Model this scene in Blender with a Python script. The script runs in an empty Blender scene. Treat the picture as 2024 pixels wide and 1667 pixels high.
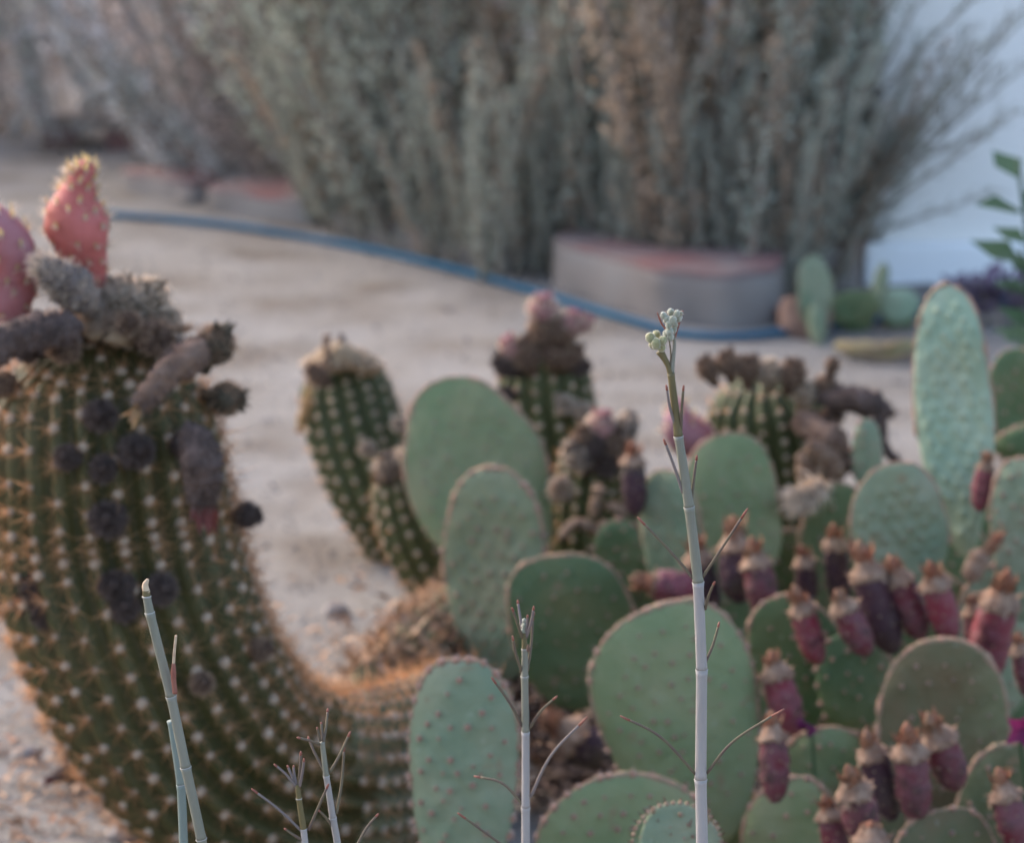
import bpy, math, random
import numpy as np
from mathutils import Vector, noise as mnoise
random.seed(7); np.random.seed(7)
R = math.radians; PI = math.pi
sc = bpy.context.scene
COL = sc.collection

# ------------------------------------------------------------------ camera, sky, sun, exposure
CAM_H = 1.0; PITCH = 14.0; FOCAL = 105.0; FPX = 2024*FOCAL/36.0
cam_d = bpy.data.cameras.new('camera'); cam = bpy.data.objects.new('camera', cam_d); COL.objects.link(cam)
cam.location = (0, 0, CAM_H); cam.rotation_euler = (R(90-PITCH), 0, 0)
cam_d.lens = FOCAL; cam_d.sensor_width = 36; cam_d.clip_start = 0.05; cam_d.clip_end = 1000
cam_d.dof.use_dof = True; cam_d.dof.focus_distance = 1.60; cam_d.dof.aperture_fstop = 10.0
cam_d.dof.aperture_blades = 0
sc.camera = cam
SUN_EL, SUN_AZ = 36.0, -48.0          # azimuth measured from +Y (behind the scene) towards -X
w = bpy.data.worlds.new('World'); sc.world = w; w.use_nodes = True
wn = w.node_tree.nodes; wn.clear()
sky = wn.new('ShaderNodeTexSky'); sky.sky_type = 'NISHITA'; sky.sun_disc = False
sky.sun_elevation = R(SUN_EL); sky.sun_rotation = R(SUN_AZ); sky.air_density = 1.0; sky.dust_density = 3.0; sky.ozone_density = 1.0
bg = wn.new('ShaderNodeBackground'); bg.inputs['Strength'].default_value = 0.15
wo = wn.new('ShaderNodeOutputWorld')
w.node_tree.links.new(sky.outputs[0], bg.inputs[0]); w.node_tree.links.new(bg.outputs[0], wo.inputs[0])
sun_d = bpy.data.lights.new('sun', 'SUN'); sun_d.energy = 0.5; sun_d.angle = R(20); sun_d.color = (1.0, 0.86, 0.72)
sun = bpy.data.objects.new('sun', sun_d); COL.objects.link(sun)
sdir = Vector((math.sin(R(SUN_AZ))*math.cos(R(SUN_EL)), math.cos(R(SUN_AZ))*math.cos(R(SUN_EL)), math.sin(R(SUN_EL))))
sun.rotation_euler = sdir.to_track_quat('Z', 'Y').to_euler(); sun.location = (-2, 4, 5)
sc.view_settings.view_transform = 'Standard'; sc.view_settings.look = 'None'
sc.view_settings.gamma = 1.0; sc.view_settings.use_curve_mapping = False; sc.view_settings.exposure = 1.9
sc.render.engine = 'CYCLES'
try:
    sc.cycles.use_denoising = True; sc.cycles.denoiser = 'OPENIMAGEDENOISE'
    sc.cycles.max_bounces = 6; sc.cycles.transparent_max_bounces = 8; sc.cycles.caustics_reflective = False
    sc.cycles.use_adaptive_sampling = True; sc.cycles.adaptive_threshold = 0.015
except Exception: pass

# ------------------------------------------------------------------ placing helpers
cp, sp_ = math.cos(R(PITCH)), math.sin(R(PITCH))
def ray(x, y):
    a = (x-1012)/FPX; b = (833.5-y)/FPX
    return np.array([a, cp + b*sp_, -sp_ + b*cp])
def at(x, y, Y):
    d = ray(x, y); return np.array([0, 0, CAM_H]) + d*(Y/d[1])
def gpt(x, y, z=0.0):
    d = ray(x, y); return np.array([0, 0, CAM_H]) + d*((z-CAM_H)/d[2])
def mpx(Y, y=1000):          # metres per photo pixel at world distance Y
    return Y/ray(1012, y)[1]/FPX
def gh(x, y):
    return (0.010*mnoise.noise(Vector((x*1.6, y*1.3, 3.1))) + 0.004*mnoise.noise(Vector((x*9, y*9, 1.7)))) if abs(x) < 12 and y < 14 else 0.0

# ------------------------------------------------------------------ mesh helpers
class MB:
    def __init__(s): s.v = []; s.f = []; s.m = []; s.n = 0
    def add(s, V, F, m=0):
        V = np.asarray(V, float).reshape(-1, 3); k = s.n
        s.v.append(V); s.n += len(V)
        for f in F: s.f.append(tuple(i+k for i in f)); s.m.append(m)
    def mesh(s, name, mats, smooth=True):
        me = bpy.data.meshes.new(name)
        V = np.concatenate(s.v) if s.v else np.zeros((0, 3))
        me.from_pydata(V.tolist(), [], s.f); 
        for m in (mats if isinstance(mats, (list, tuple)) else [mats]): me.materials.append(m)
        if len(me.polygons):
            me.polygons.foreach_set('material_index', s.m)
            me.polygons.foreach_set('use_smooth', [smooth]*len(s.f))
        me.update(); return me
    def build(s, name, mats, parent=None, smooth=True, loc=None):
        return link(name, s.mesh(name, mats, smooth), parent, loc)
def link(name, me, parent=None, loc=None, rot=None, scale=None):
    o = bpy.data.objects.new(name, me); COL.objects.link(o)
    if parent is not None:
        o.parent = parent
        if loc is None: o.location = tuple(-np.array(parent['_w'])) if '_w' in parent else (0, 0, 0)
        else: o.location = tuple(np.array(loc) - np.array(parent['_w'])) if '_w' in parent else tuple(loc)
    elif loc is not None: o.location = tuple(loc)
    if rot is not None: o.rotation_euler = rot
    if scale is not None: o.scale = scale
    return o
def tag(o, label=None, cat=None, group=None, kind=None):
    if label: o['label'] = label
    if cat: o['category'] = cat
    if group: o['group'] = group
    if kind: o['kind'] = kind
    return o
THINGS = []
def thing(name, label, cat, loc, group=None):
    o = bpy.data.objects.new(name, None); COL.objects.link(o); o.location = tuple(loc); o.empty_display_size = 0.05
    o['_w'] = [float(c) for c in loc]; THINGS.append(o)
    return tag(o, label, cat, group)
def nrm(a):
    a = np.asarray(a, float); return a/(np.linalg.norm(a)+1e-12)
def catmull(P, n):
    P = np.asarray(P, float); k = len(P)
    if k == 2:
        t = np.linspace(0, 1, n)[:, None]; return P[0]*(1-t) + P[1]*t
    Q = np.vstack([2*P[0]-P[1], P, 2*P[-1]-P[-2]]); out = []
    for u in np.linspace(0, k-1-1e-9, n):
        i = int(u); t = u-i; a, b, c, d = Q[i], Q[i+1], Q[i+2], Q[i+3]
        out.append(0.5*((2*b)+(-a+c)*t+(2*a-5*b+4*c-d)*t*t+(-a+3*b-3*c+d)*t**3))
    return np.array(out)
def frames(P):
    T = np.gradient(P, axis=0); T /= np.linalg.norm(T, axis=1)[:, None]+1e-12
    up = np.array([0, 1., 0]) if abs(T[0][1]) < 0.8 else np.array([1., 0, 0])
    N = [nrm(np.cross(T[0], np.cross(up, T[0])))]
    for i in range(1, len(P)):
        n = N[-1]-T[i]*np.dot(N[-1], T[i]); N.append(nrm(n))
    N = np.array(N); return T, N, np.cross(T, N)
def tube(mb, P, rad, n=8, m=0, jit=0.0, cap=True, res=None):
    P = np.asarray(P, float)
    if res: 
        rad = np.interp(np.linspace(0, 1, res), np.linspace(0, 1, len(rad)), rad) if hasattr(rad, '__len__') else rad
        P = catmull(P, res)
    k = len(P); rad = np.full(k, rad) if not hasattr(rad, '__len__') else np.asarray(rad)
    T, N, B = frames(P); th = np.arange(n)/n*2*PI
    V = []
    for i in range(k):
        r = rad[i]*(1+jit*np.random.uniform(-1, 1, n)) if jit else np.full(n, rad[i])
        V.append(P[i]+np.outer(r*np.cos(th), N[i])+np.outer(r*np.sin(th), B[i]))
    F = [(i*n+j, i*n+(j+1) % n, (i+1)*n+(j+1) % n, (i+1)*n+j) for i in range(k-1) for j in range(n)]
    if cap: F += [tuple(range(n))[::-1], tuple((k-1)*n+j for j in range(n))]
    mb.add(np.concatenate(V), F, m)
def spike(mb, p, d, L, r, m=0, bend=0.0):
    d = nrm(d); a = nrm(np.cross(d, [0.31, 0.52, 0.8])); b = np.cross(d, a)
    base = [p+r*(math.cos(t)*a+math.sin(t)*b) for t in (0, 2.094, 4.189)]
    if bend:
        mid = p+d*L*0.55; q = mid + nrm(d+np.array([0, 0, bend]))*L*0.45
        mb.add(base+[mid+(x-p)*0.7 for x in base]+[q], [(0, 1, 4, 3), (1, 2, 5, 4), (2, 0, 3, 5), (3, 4, 6), (4, 5, 6), (5, 3, 6)], m)
    else:
        mb.add(base+[p+d*L], [(0, 1, 3), (1, 2, 3), (2, 0, 3)], m)
def blob(mb, c, r, m=0, jit=0.15, axis=None, nu=8, nv=6, ns=2.0):
    """uneven ball; r scalar or (rx,ry,rz)"""
    r = np.array([r]*3 if not hasattr(r, '__len__') else r, float); c = np.asarray(c, float)
    V = [[0, 0, -1]]
    for i in range(1, nv):
        a = PI*i/nv
        for j in range(nu): V.append([math.sin(a)*math.cos(2*PI*j/nu), math.sin(a)*math.sin(2*PI*j/nu), -math.cos(a)])
    V.append([0, 0, 1]); V = np.array(V)
    off = np.random.rand(3)*50
    s = np.array([1+jit*mnoise.noise(Vector(v*ns+off)) *2 for v in V])
    V = V*s[:, None]*r
    if axis is not None:
        z = nrm(axis); x = nrm(np.cross([0.1, 0.9, 0.2], z)); y = np.cross(z, x); V = V@np.array([x, y, z])
    F = [(0, 1+(j+1) % nu, 1+j) for j in range(nu)]
    for i in range(nv-2):
        for j in range(nu):
            a = 1+i*nu; F.append((a+j, a+(j+1) % nu, a+nu+(j+1) % nu, a+nu+j))
    a = 1+(nv-2)*nu; F += [(a+j, a+(j+1) % nu, len(V)-1) for j in range(nu)]
    mb.add(V+c, F, m)
def leafquad(mb, p, d, up, L, W, m=0, fold=0.25):
    d = nrm(d); s = nrm(np.cross(d, up)); n = np.cross(s, d)
    mb.add([p, p+d*L*0.45+s*W/2+n*W*fold, p+d*L, p+d*L*0.45-s*W/2+n*W*fold, p+d*L*0.5], [(0, 1, 4), (1, 2, 4), (2, 3, 4), (3, 0, 4)], m)

# ------------------------------------------------------------------ materials
def mat(name, c1, c2=None, scale=20, rough=0.7, bump=0.0, bscale=60, trans=0.0, c3=None, island=0.0, spec=0.3, detail=5, sheen=0.0, stretch=None):
    m = bpy.data.materials.new(name); m.use_nodes = True; nt = m.node_tree; N = nt.nodes; L = nt.links
    p = N['Principled BSDF']; p.inputs['Roughness'].default_value = rough; p.inputs['Specular IOR Level'].default_value = spec
    if sheen: p.inputs['Sheen Weight'].default_value = sheen; p.inputs['Sheen Roughness'].default_value = 0.6
    c2 = c2 or tuple(x*0.75 for x in c1)
    tc = N.new('ShaderNodeTexCoord'); src = tc.outputs['Object']
    if stretch:
        mp = N.new('ShaderNodeMapping'); mp.inputs['Scale'].default_value = stretch; L.new(src, mp.inputs[0]); src = mp.outputs[0]
    nz = N.new('ShaderNodeTexNoise'); nz.inputs['Scale'].default_value = scale; nz.inputs['Detail'].default_value = detail; L.new(src, nz.inputs['Vector'])
    cr = N.new('ShaderNodeValToRGB'); L.new(nz.outputs['Fac'], cr.inputs[0])
    cr.color_ramp.elements[0].position = 0.32; cr.color_ramp.elements[1].position = 0.68
    cr.color_ramp.elements[0].color = (*c1, 1); cr.color_ramp.elements[1].color = (*c2, 1)
    if c3:
        e = cr.color_ramp.elements.new(0.5); e.color = (*c3, 1)
    out = cr.outputs[0]
    if island:
        g = N.new('ShaderNodeNewGeometry'); hs = N.new('ShaderNodeHueSaturation')
        mr = N.new('ShaderNodeMapRange'); mr.inputs['To Min'].default_value = 1-island; mr.inputs['To Max'].default_value = 1+island
        L.new(g.outputs['Random Per Island'], mr.inputs[0]); L.new(mr.outputs[0], hs.inputs['Value']); L.new(out, hs.inputs['Color']); out = hs.outputs[0]
    L.new(out, p.inputs['Base Color'])
    if bump:
        n2 = N.new('ShaderNodeTexNoise'); n2.inputs['Scale'].default_value = bscale; n2.inputs['Detail'].default_value = 6; L.new(src, n2.inputs['Vector'])
        b = N.new('ShaderNodeBump'); b.inputs['Strength'].default_value = bump; b.inputs['Distance'].default_value = 0.004
        L.new(n2.outputs['Fac'], b.inputs['Height']); L.new(b.outputs[0], p.inputs['Normal'])
    if trans:
        t = N.new('ShaderNodeBsdfTranslucent'); L.new(out, t.inputs[0]); mx = N.new('ShaderNodeMixShader'); mx.inputs[0].default_value = trans
        L.new(p.outputs[0], mx.inputs[1]); L.new(t.outputs[0], mx.inputs[2]); L.new(mx.outputs[0], N['Material Output'].inputs[0])
    return m
M = {}
M['sand'] = mat('sand', (0.235, 0.216, 0.200), (0.150, 0.124, 0.102), 5.5, 0.95, 0.9, 160, c3=(0.212, 0.190, 0.170), detail=9, spec=0.1)
M['pebble'] = mat('pebble', (0.30, 0.26, 0.24), (0.15, 0.12, 0.105), 25, 0.9, island=0.45, spec=0.15)
M['litter'] = mat('litter', (0.42, 0.28, 0.18), (0.22, 0.12, 0.08), 15, 0.9, trans=0.2, island=0.5)
M['litter_dark'] = mat('dark_litter', (0.10, 0.065, 0.05), (0.05, 0.03, 0.025), 15, 0.9, trans=0.1, island=0.5)
M['cactus'] = mat('cactus_skin', (0.046, 0.043, 0.011), (0.080, 0.062, 0.020), 9, 0.6, 0.3, 90, detail=6)
M['cactus_pale'] = mat('cactus_skin_pale', (0.050, 0.056, 0.018), (0.082, 0.084, 0.030), 10, 0.6, 0.3, 90)
M['cork'] = mat('old_cactus_skin', (0.125, 0.145, 0.078), (0.175, 0.150, 0.085), 12, 0.8, 0.5, 70)
M['wool'] = mat('areole_wool', (0.44, 0.34, 0.25), (0.30, 0.22, 0.155), 30, 0.95, sheen=0.2, island=0.25)
M['spine'] = mat('spine', (0.72, 0.45, 0.25), (0.52, 0.29, 0.15), 10, 0.5, trans=0.6, island=0.35)
M['spine_pale'] = mat('pale_spine', (0.60, 0.47, 0.30), (0.50, 0.33, 0.18), 10, 0.5, trans=0.5, island=0.3)
M['bud_dark'] = mat('dark_bud_wool', (0.055, 0.036, 0.030), (0.13, 0.085, 0.07), 60, 0.95, 0.8, 200)
M['bud_brown'] = mat('brown_bud_wool', (0.22, 0.135, 0.095), (0.11, 0.062, 0.042), 60, 0.95, 0.8, 200)
M['hair_dark'] = mat('dark_hair', (0.15, 0.105, 0.09), (0.28, 0.21, 0.185), 40, 0.9, trans=0.4, island=0.3)
M['hair_white'] = mat('white_hair', (0.92, 0.80, 0.68), (0.74, 0.60, 0.47), 40, 0.9, trans=0.55, island=0.3)
M['bud_olive'] = mat('olive_bud_wool', (0.17, 0.135, 0.085), (0.09, 0.068, 0.045), 50, 0.95, 0.8, 200)
M['bud_tan'] = mat('tan_bud_wool', (0.34, 0.24, 0.15), (0.20, 0.13, 0.08), 60, 0.95, 0.8, 200)
M['hair_tan'] = mat('tan_hair', (0.62, 0.44, 0.31), (0.42, 0.28, 0.19), 40, 0.9, trans=0.45, island=0.3)
M['grey_wool'] = mat('grey_wool', (0.27, 0.195, 0.15), (0.09, 0.058, 0.045), 50, 0.95, 0.8, 150, c3=(0.15, 0.115, 0.10))
M['pink'] = mat('pink_fruit', (0.52, 0.15, 0.135), (0.36, 0.09, 0.065), 25, 0.6, 0.3, 120, trans=0.15)
M['mauve'] = mat('mauve_fruit', (0.36, 0.19, 0.22), (0.36, 0.11, 0.10), 20, 0.6, 0.3, 120, trans=0.15)
M['scale'] = mat('bract_scale', (0.62, 0.46, 0.22), (0.45, 0.33, 0.14), 30, 0.7, trans=0.3)
M['petal_dry'] = mat('dry_petal', (0.50, 0.34, 0.15), (0.33, 0.17, 0.09), 40, 0.8, 0.4, 100, trans=0.3)
M['petal_red'] = mat('dry_red_petal', (0.16, 0.035, 0.025), (0.08, 0.03, 0.03), 40, 0.8)

def _pm(name, a, b, c): return mat(name, a, b, 16, 0.66, 0.35, 130, c3=c, detail=10, spec=0.2)
def padmat(name, a, b, c):
    m = _pm(name, a, b, c); nt = m.node_tree; p = nt.nodes['Principled BSDF']; src = p.inputs['Base Color'].links[0].from_socket
    tc = nt.nodes.new('ShaderNodeTexCoord'); last = src
    for sc_, th, colr, amt in ((55, 0.64, (0.20, 0.13, 0.08, 1), 0.75), (7, 0.56, (0.20, 0.19, 0.10, 1), 0.45), (160, 0.66, (0.30, 0.31, 0.25, 1), 0.5)):
        n = nt.nodes.new('ShaderNodeTexNoise'); n.inputs['Scale'].default_value = sc_; n.inputs['Detail'].default_value = 4; nt.links.new(tc.outputs['Object'], n.inputs['Vector'])
        r = nt.nodes.new('ShaderNodeMapRange'); r.inputs['From Min'].default_value = th; r.inputs['From Max'].default_value = th+0.10; r.inputs['To Max'].default_value = amt; nt.links.new(n.outputs['Fac'], r.inputs[0])
        mx = nt.nodes.new('ShaderNodeMix'); mx.data_type = 'RGBA'; nt.links.new(r.outputs[0], mx.inputs[0]); nt.links.new(last, mx.inputs[6]); mx.inputs[7].default_value = colr; last = mx.outputs[2]
    nt.links.new(last, p.inputs['Base Color']); return m
M['pad_blue'] = padmat('blue_green_pad', (0.145, 0.192, 0.122), (0.235, 0.240, 0.160), (0.185, 0.212, 0.135))
M['pad_green'] = padmat('green_pad', (0.130, 0.170, 0.080), (0.215, 0.215, 0.115), (0.170, 0.195, 0.095))
M['pad_deep'] = padmat('deep_green_pad', (0.07, 0.110, 0.050), (0.125, 0.130, 0.058), (0.09, 0.118, 0.053))
M['pad_pale'] = padmat('pale_pad', (0.215, 0.285, 0.195), (0.30, 0.34, 0.24), (0.25, 0.31, 0.21))
M['pad_olive'] = padmat('olive_pad', (0.085, 0.095, 0.045), (0.13, 0.095, 0.05), (0.10, 0.098, 0.05))
M['areole'] = mat('pad_areole', (0.26, 0.13, 0.08), (0.19, 0.09, 0.055), 60, 0.9, island=0.3, sheen=0.4)
M['areole_pale'] = mat('pale_areole', (0.28, 0.20, 0.135), (0.18, 0.115, 0.08), 60, 0.9, island=0.3)
M['rim'] = mat('corky_pad_rim', (0.36, 0.20, 0.14), (0.20, 0.16, 0.10), 70, 0.9, 0.6, 200)
M['tuna'] = mat('red_purple_fruit', (0.115, 0.016, 0.022), (0.06, 0.028, 0.026), 60, 0.6, 0.6, 120, c3=(0.13, 0.045, 0.052), detail=4)
M['tuna_dark'] = mat('dark_purple_fruit', (0.065, 0.024, 0.028), (0.065, 0.048, 0.034), 18, 0.6, 0.3, 120, c3=(0.05, 0.022, 0.03))
M['tuna_red'] = mat('crimson_fruit', (0.17, 0.018, 0.030), (0.08, 0.022, 0.026), 55, 0.55, 0.6, 120, c3=(0.18, 0.05, 0.06))
M['calyx'] = mat('dried_calyx', (0.32, 0.215, 0.15), (0.19, 0.105, 0.07), 110, 0.9, 0.6, 150, trans=0.15)
M['stub'] = mat('dried_flower_stub', (0.25, 0.09, 0.05), (0.22, 0.13, 0.08), 60, 0.9, 0.6, 150, trans=0.1)
M['stem_lilac'] = mat('waxy_stem', (0.345, 0.305, 0.285), (0.27, 0.24, 0.22), 60, 0.5, 0.25, 400, stretch=(1, 1, 0.15), spec=0.35)
M['stem_blue'] = mat('blue_grey_stem', (0.185, 0.215, 0.19), (0.16, 0.19, 0.165), 60, 0.5, 0.25, 400, stretch=(1, 1, 0.15))
M['stem_green'] = mat('sage_stem', (0.225, 0.210, 0.165), (0.175, 0.168, 0.125), 60, 0.5, 0.25, 400, stretch=(1, 1, 0.15))
M['stem_olive'] = mat('olive_stem', (0.145, 0.108, 0.045), (0.115, 0.092, 0.042), 60, 0.55, 0.25, 400, stretch=(1, 1, 0.15))
M['node'] = mat('pale_node_ring', (0.44, 0.41, 0.38), (0.36, 0.33, 0.30), 80, 0.8)
M['needle'] = mat('needle_leaf', (0.115, 0.075, 0.06), (0.13, 0.105, 0.06), 90, 0.7)
M['needle_grey'] = mat('grey_needle_leaf', (0.15, 0.12, 0.11), (0.19, 0.145, 0.13), 90, 0.7)
M['needle_tip'] = mat('red_leaf_tip', (0.21, 0.065, 0.045), (0.25, 0.10, 0.07), 90, 0.7)
M['budg'] = mat('flower_bud_green', (0.30, 0.28, 0.13), (0.22, 0.20, 0.08), 200, 0.8, 0.4, 500, sheen=0.5)
M['budw'] = mat('flower_bud_woolly', (0.34, 0.33, 0.24), (0.20, 0.20, 0.12), 300, 0.9, 0.5, 500, sheen=0.6)
M['cream'] = mat('dry_stem_tip', (0.55, 0.42, 0.28), (0.42, 0.27, 0.18), 200, 0.8)
M['shrub_leaf'] = mat('shrub_leaf', (0.30, 0.33, 0.28), (0.55, 0.55, 0.47), 7, 0.85, trans=0.38, island=0.35, c3=(0.40, 0.42, 0.35))
M['shrub_leaf2'] = mat('tan_shrub_leaf', (0.52, 0.37, 0.26), (0.40, 0.31, 0.235), 4, 0.85, trans=0.38, island=0.35)
M['shrub_leaf3'] = mat('pink_grey_shrub_leaf', (0.76, 0.62, 0.56), (0.52, 0.46, 0.44), 4, 0.85, trans=0.3, island=0.35)
M['shrub_leaf4'] = mat('sage_shrub_leaf', (0.28, 0.31, 0.28), (0.66, 0.62, 0.64), 4, 0.85, trans=0.25, island=0.35)
M['twig'] = mat('shrub_twig', (0.30, 0.24, 0.19), (0.20, 0.15, 0.12), 30, 0.9)
M['concrete'] = mat('concrete_block', (0.24, 0.215, 0.195), (0.15, 0.13, 0.115), 6, 0.95, 0.5, 80, c3=(0.22, 0.185, 0.165), detail=8, spec=0.1)
M['redtop'] = mat('red_painted_top', (0.185, 0.082, 0.075), (0.19, 0.165, 0.15), 9, 0.95, 0.5, 80, c3=(0.18, 0.115, 0.105), detail=8)
M['stucco'] = mat('white_stucco', (0.83, 0.80, 0.765), (0.77, 0.74, 0.70), 3, 0.9, 0.4, 90, detail=8, spec=0.1)
M['stucco_lilac'] = mat('pale_garden_stucco', (0.74, 0.70, 0.70), (0.66, 0.61, 0.62), 2, 0.9, 0.4, 60, detail=8, spec=0.1)
M['plinth'] = mat('white_plinth', (0.86, 0.86, 0.86), (0.80, 0.80, 0.80), 5, 0.85, 0.3, 60, spec=0.1)
M['hose'] = mat('blue_hose', (0.006, 0.066, 0.125), (0.010, 0.09, 0.155), 8, 0.7, c3=(0.007, 0.075, 0.135), spec=0.15)
M['wood'] = mat('weathered_wood', (0.30, 0.25, 0.21), (0.16, 0.12, 0.10), 20, 0.9, 0.5, 80, stretch=(0.2, 1, 1))
M['log'] = mat('mossy_wood', (0.26, 0.22, 0.10), (0.18, 0.13, 0.08), 20, 0.9, 0.5, 80)
M['leafgreen'] = mat('broad_leaf', (0.055, 0.105, 0.045), (0.04, 0.08, 0.04), 15, 0.45, trans=0.3, island=0.25, spec=0.4)
M['purpleleaf'] = mat('purple_leaf', (0.10, 0.07, 0.12), (0.17, 0.13, 0.15), 15, 0.7, trans=0.2, island=0.35)
M['magenta'] = mat('magenta_petal', (0.16, 0.014, 0.075), (0.10, 0.012, 0.045), 20, 0.6, trans=0.3)
M['soil'] = mat('brown_clod', (0.22, 0.13, 0.095), (0.14, 0.085, 0.065), 20, 0.95, 0.7, 60)

# ------------------------------------------------------------------ ground
def ground():
    def axis(lo, hi, step, far_lo, far_hi):
        a = list(np.arange(lo, hi, step)); d = step; x = lo
        while x > far_lo: d *= 1.6; x -= d; a.insert(0, x)
        d = step; x = a[-1]
        while x < far_hi: d *= 1.6; x += d; a.append(x)
        return np.array(a)
    X = axis(-1.1, 1.1, 0.014, -250, 250); Y = axis(1.9, 6.2, 0.017, -200, 320)
    nx, ny = len(X), len(Y); V = []
    for y in Y:
        for x in X:
            z = gh(x, y)
            if abs(x) < 1.4 and 1.7 < y < 6.5:
                z += 0.0008*mnoise.noise(Vector((x*22, y*22, 0)))+0.0009*mnoise.noise(Vector((x*110, y*110, 5)))
            V.append((x, y, z))
    F = [(j*nx+i, j*nx+i+1, (j+1)*nx+i+1, (j+1)*nx+i) for j in range(ny-1) for i in range(nx-1)]
    mb = MB(); mb.add(V, F); return tag(mb.build('ground', M['sand']), kind='structure', label='pale sandy garden ground')
ground()

def gravel():
    mb = MB()
    base = np.array([[1, 0, 0], [0, 1, 0], [-1, 0, 0], [0, -1, 0], [0, 0, 1], [0, 0, -0.6], ], float)
    F = [(0, 1, 4), (1, 2, 4), (2, 3, 4), (3, 0, 4), (1, 0, 5), (2, 1, 5), (3, 2, 5), (0, 3, 5)]
    for i in range(21000):
        if i < 9500:
            x = random.uniform(-0.62, 0.62); y = 2.25+1.5*random.random()**1.4; s = 0.0010+0.0030*random.random()**4
        else:
            x = random.uniform(-0.95, 0.95); y = random.uniform(3.2, 5.6); s = 0.0012+0.004*random.random()**5
        v = base*np.random.uniform(0.6, 1.3, (6, 3))*s*np.array([1, 1, 0.7]); a = random.uniform(0, 6.28)
        c, q = math.cos(a), math.sin(a); v = v@np.array([[c, q, 0], [-q, c, 0], [0, 0, 1]])
        mb.add(v+[x, y, gh(x, y)+s*0.3], F)
    tag(mb.build('gravel', M['pebble'], smooth=False), 'fine pale pebbles and grit scattered over the sandy ground', 'gravel', kind='stuff')
    mb = MB()
    for i in range(3400):
        q = random.random()
        if q < 0.55: x, y = np.random.normal([-0.06, 2.86], [0.07, 0.12])
        elif q < 0.8: x, y = np.random.normal([-0.40, 2.62], [0.10, 0.16])
        else: x, y = random.uniform(-0.6, 0.7), random.uniform(2.3, 3.3)
        a = random.uniform(0, 6.28); d = np.array([math.cos(a), math.sin(a), random.uniform(-.1, .6)])
        L = random.uniform(0.006, 0.024)
        leafquad(mb, np.array([x, y, gh(x, y)+random.uniform(0.001, 0.012)+(0.04*random.random() if q < 0.4 else 0)]), d, [random.uniform(-.5, .5), random.uniform(-.5, .5), 1], L, L*random.uniform(0.15, 0.5))
    for i in range(2600):
        cx_, cy_ = random.choice([(1130, 1540), (1060, 1440), (1180, 1480), (980, 1400), (1560, 1640), (1650, 1350), (1480, 1560)]); g_ = gpt(cx_+random.gauss(0, 45), cy_+random.gauss(0, 55))
        a = random.uniform(0, 6.28); d = np.array([math.cos(a), math.sin(a), random.uniform(-.1, .5)]); L = random.uniform(0.006, 0.03)
        leafquad(mb, g_+[0, 0, gh(g_[0], g_[1])+random.uniform(0.001, 0.014)], d, [random.uniform(-.5, .5), random.uniform(-.5, .5), 1], L, L*random.uniform(0.2, 0.6), 1)
    tag(mb.build('leaf_litter', [M['litter'], M['litter_dark']]), 'dry brown leaf litter and straw lying around the cactus bases', 'leaf litter', kind='stuff')
gravel()

# ------------------------------------------------------------------ building, far wall, border blocks, hose
def box(mb, x0, x1, y0, y1, z0, z1, m=0):
    V = [(x, y, z) for z in (z0, z1) for y in (y0, y1) for x in (x0, x1)]
    mb.add(V, [(0, 2, 3, 1), (4, 5, 7, 6), (0, 1, 5, 4), (2, 6, 7, 3), (0, 4, 6, 2), (1, 3, 7, 5)], m)
def bevel_obj(o, w=0.01, seg=2):
    b = o.modifiers.new('bevel', 'BEVEL'); b.width = w; b.segments = seg; b.limit_method = 'ANGLE'; return o
c = gpt(1722, 566)
bx, by = c[0], c[1]
t = thing('white_building', 'white stucco building with a raised bright plinth behind the right side of the shrub', 'building', (bx+1.5, by+0.03, 0))
mb = MB(); box(mb, bx, bx+6, by+0.035, by+4, -0.05, 3.0); bevel_obj(mb.build('wall', M['stucco'], t, smooth=False), 0.015)
mb = MB(); box(mb, bx-0.012, bx+6.0, by, by+0.032, -0.05, 0.072); bevel_obj(mb.build('plinth', M['plinth'], t, smooth=False), 0.006)
t = thing('garden_wall', 'pale lilac garden wall far behind the shrubs', 'wall', (-1, 9.5, 0))
mb = MB(); box(mb, -9, 2.2, 9.5, 9.7, -0.05, 2.2); mb.build('wall', M['stucco_lilac'], t, smooth=False)
mb = MB(); box(mb, -9.0, 2.2, 9.47, 9.73, 2.203, 2.26); mb.build('coping', M['concrete'], t, smooth=False)

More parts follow.
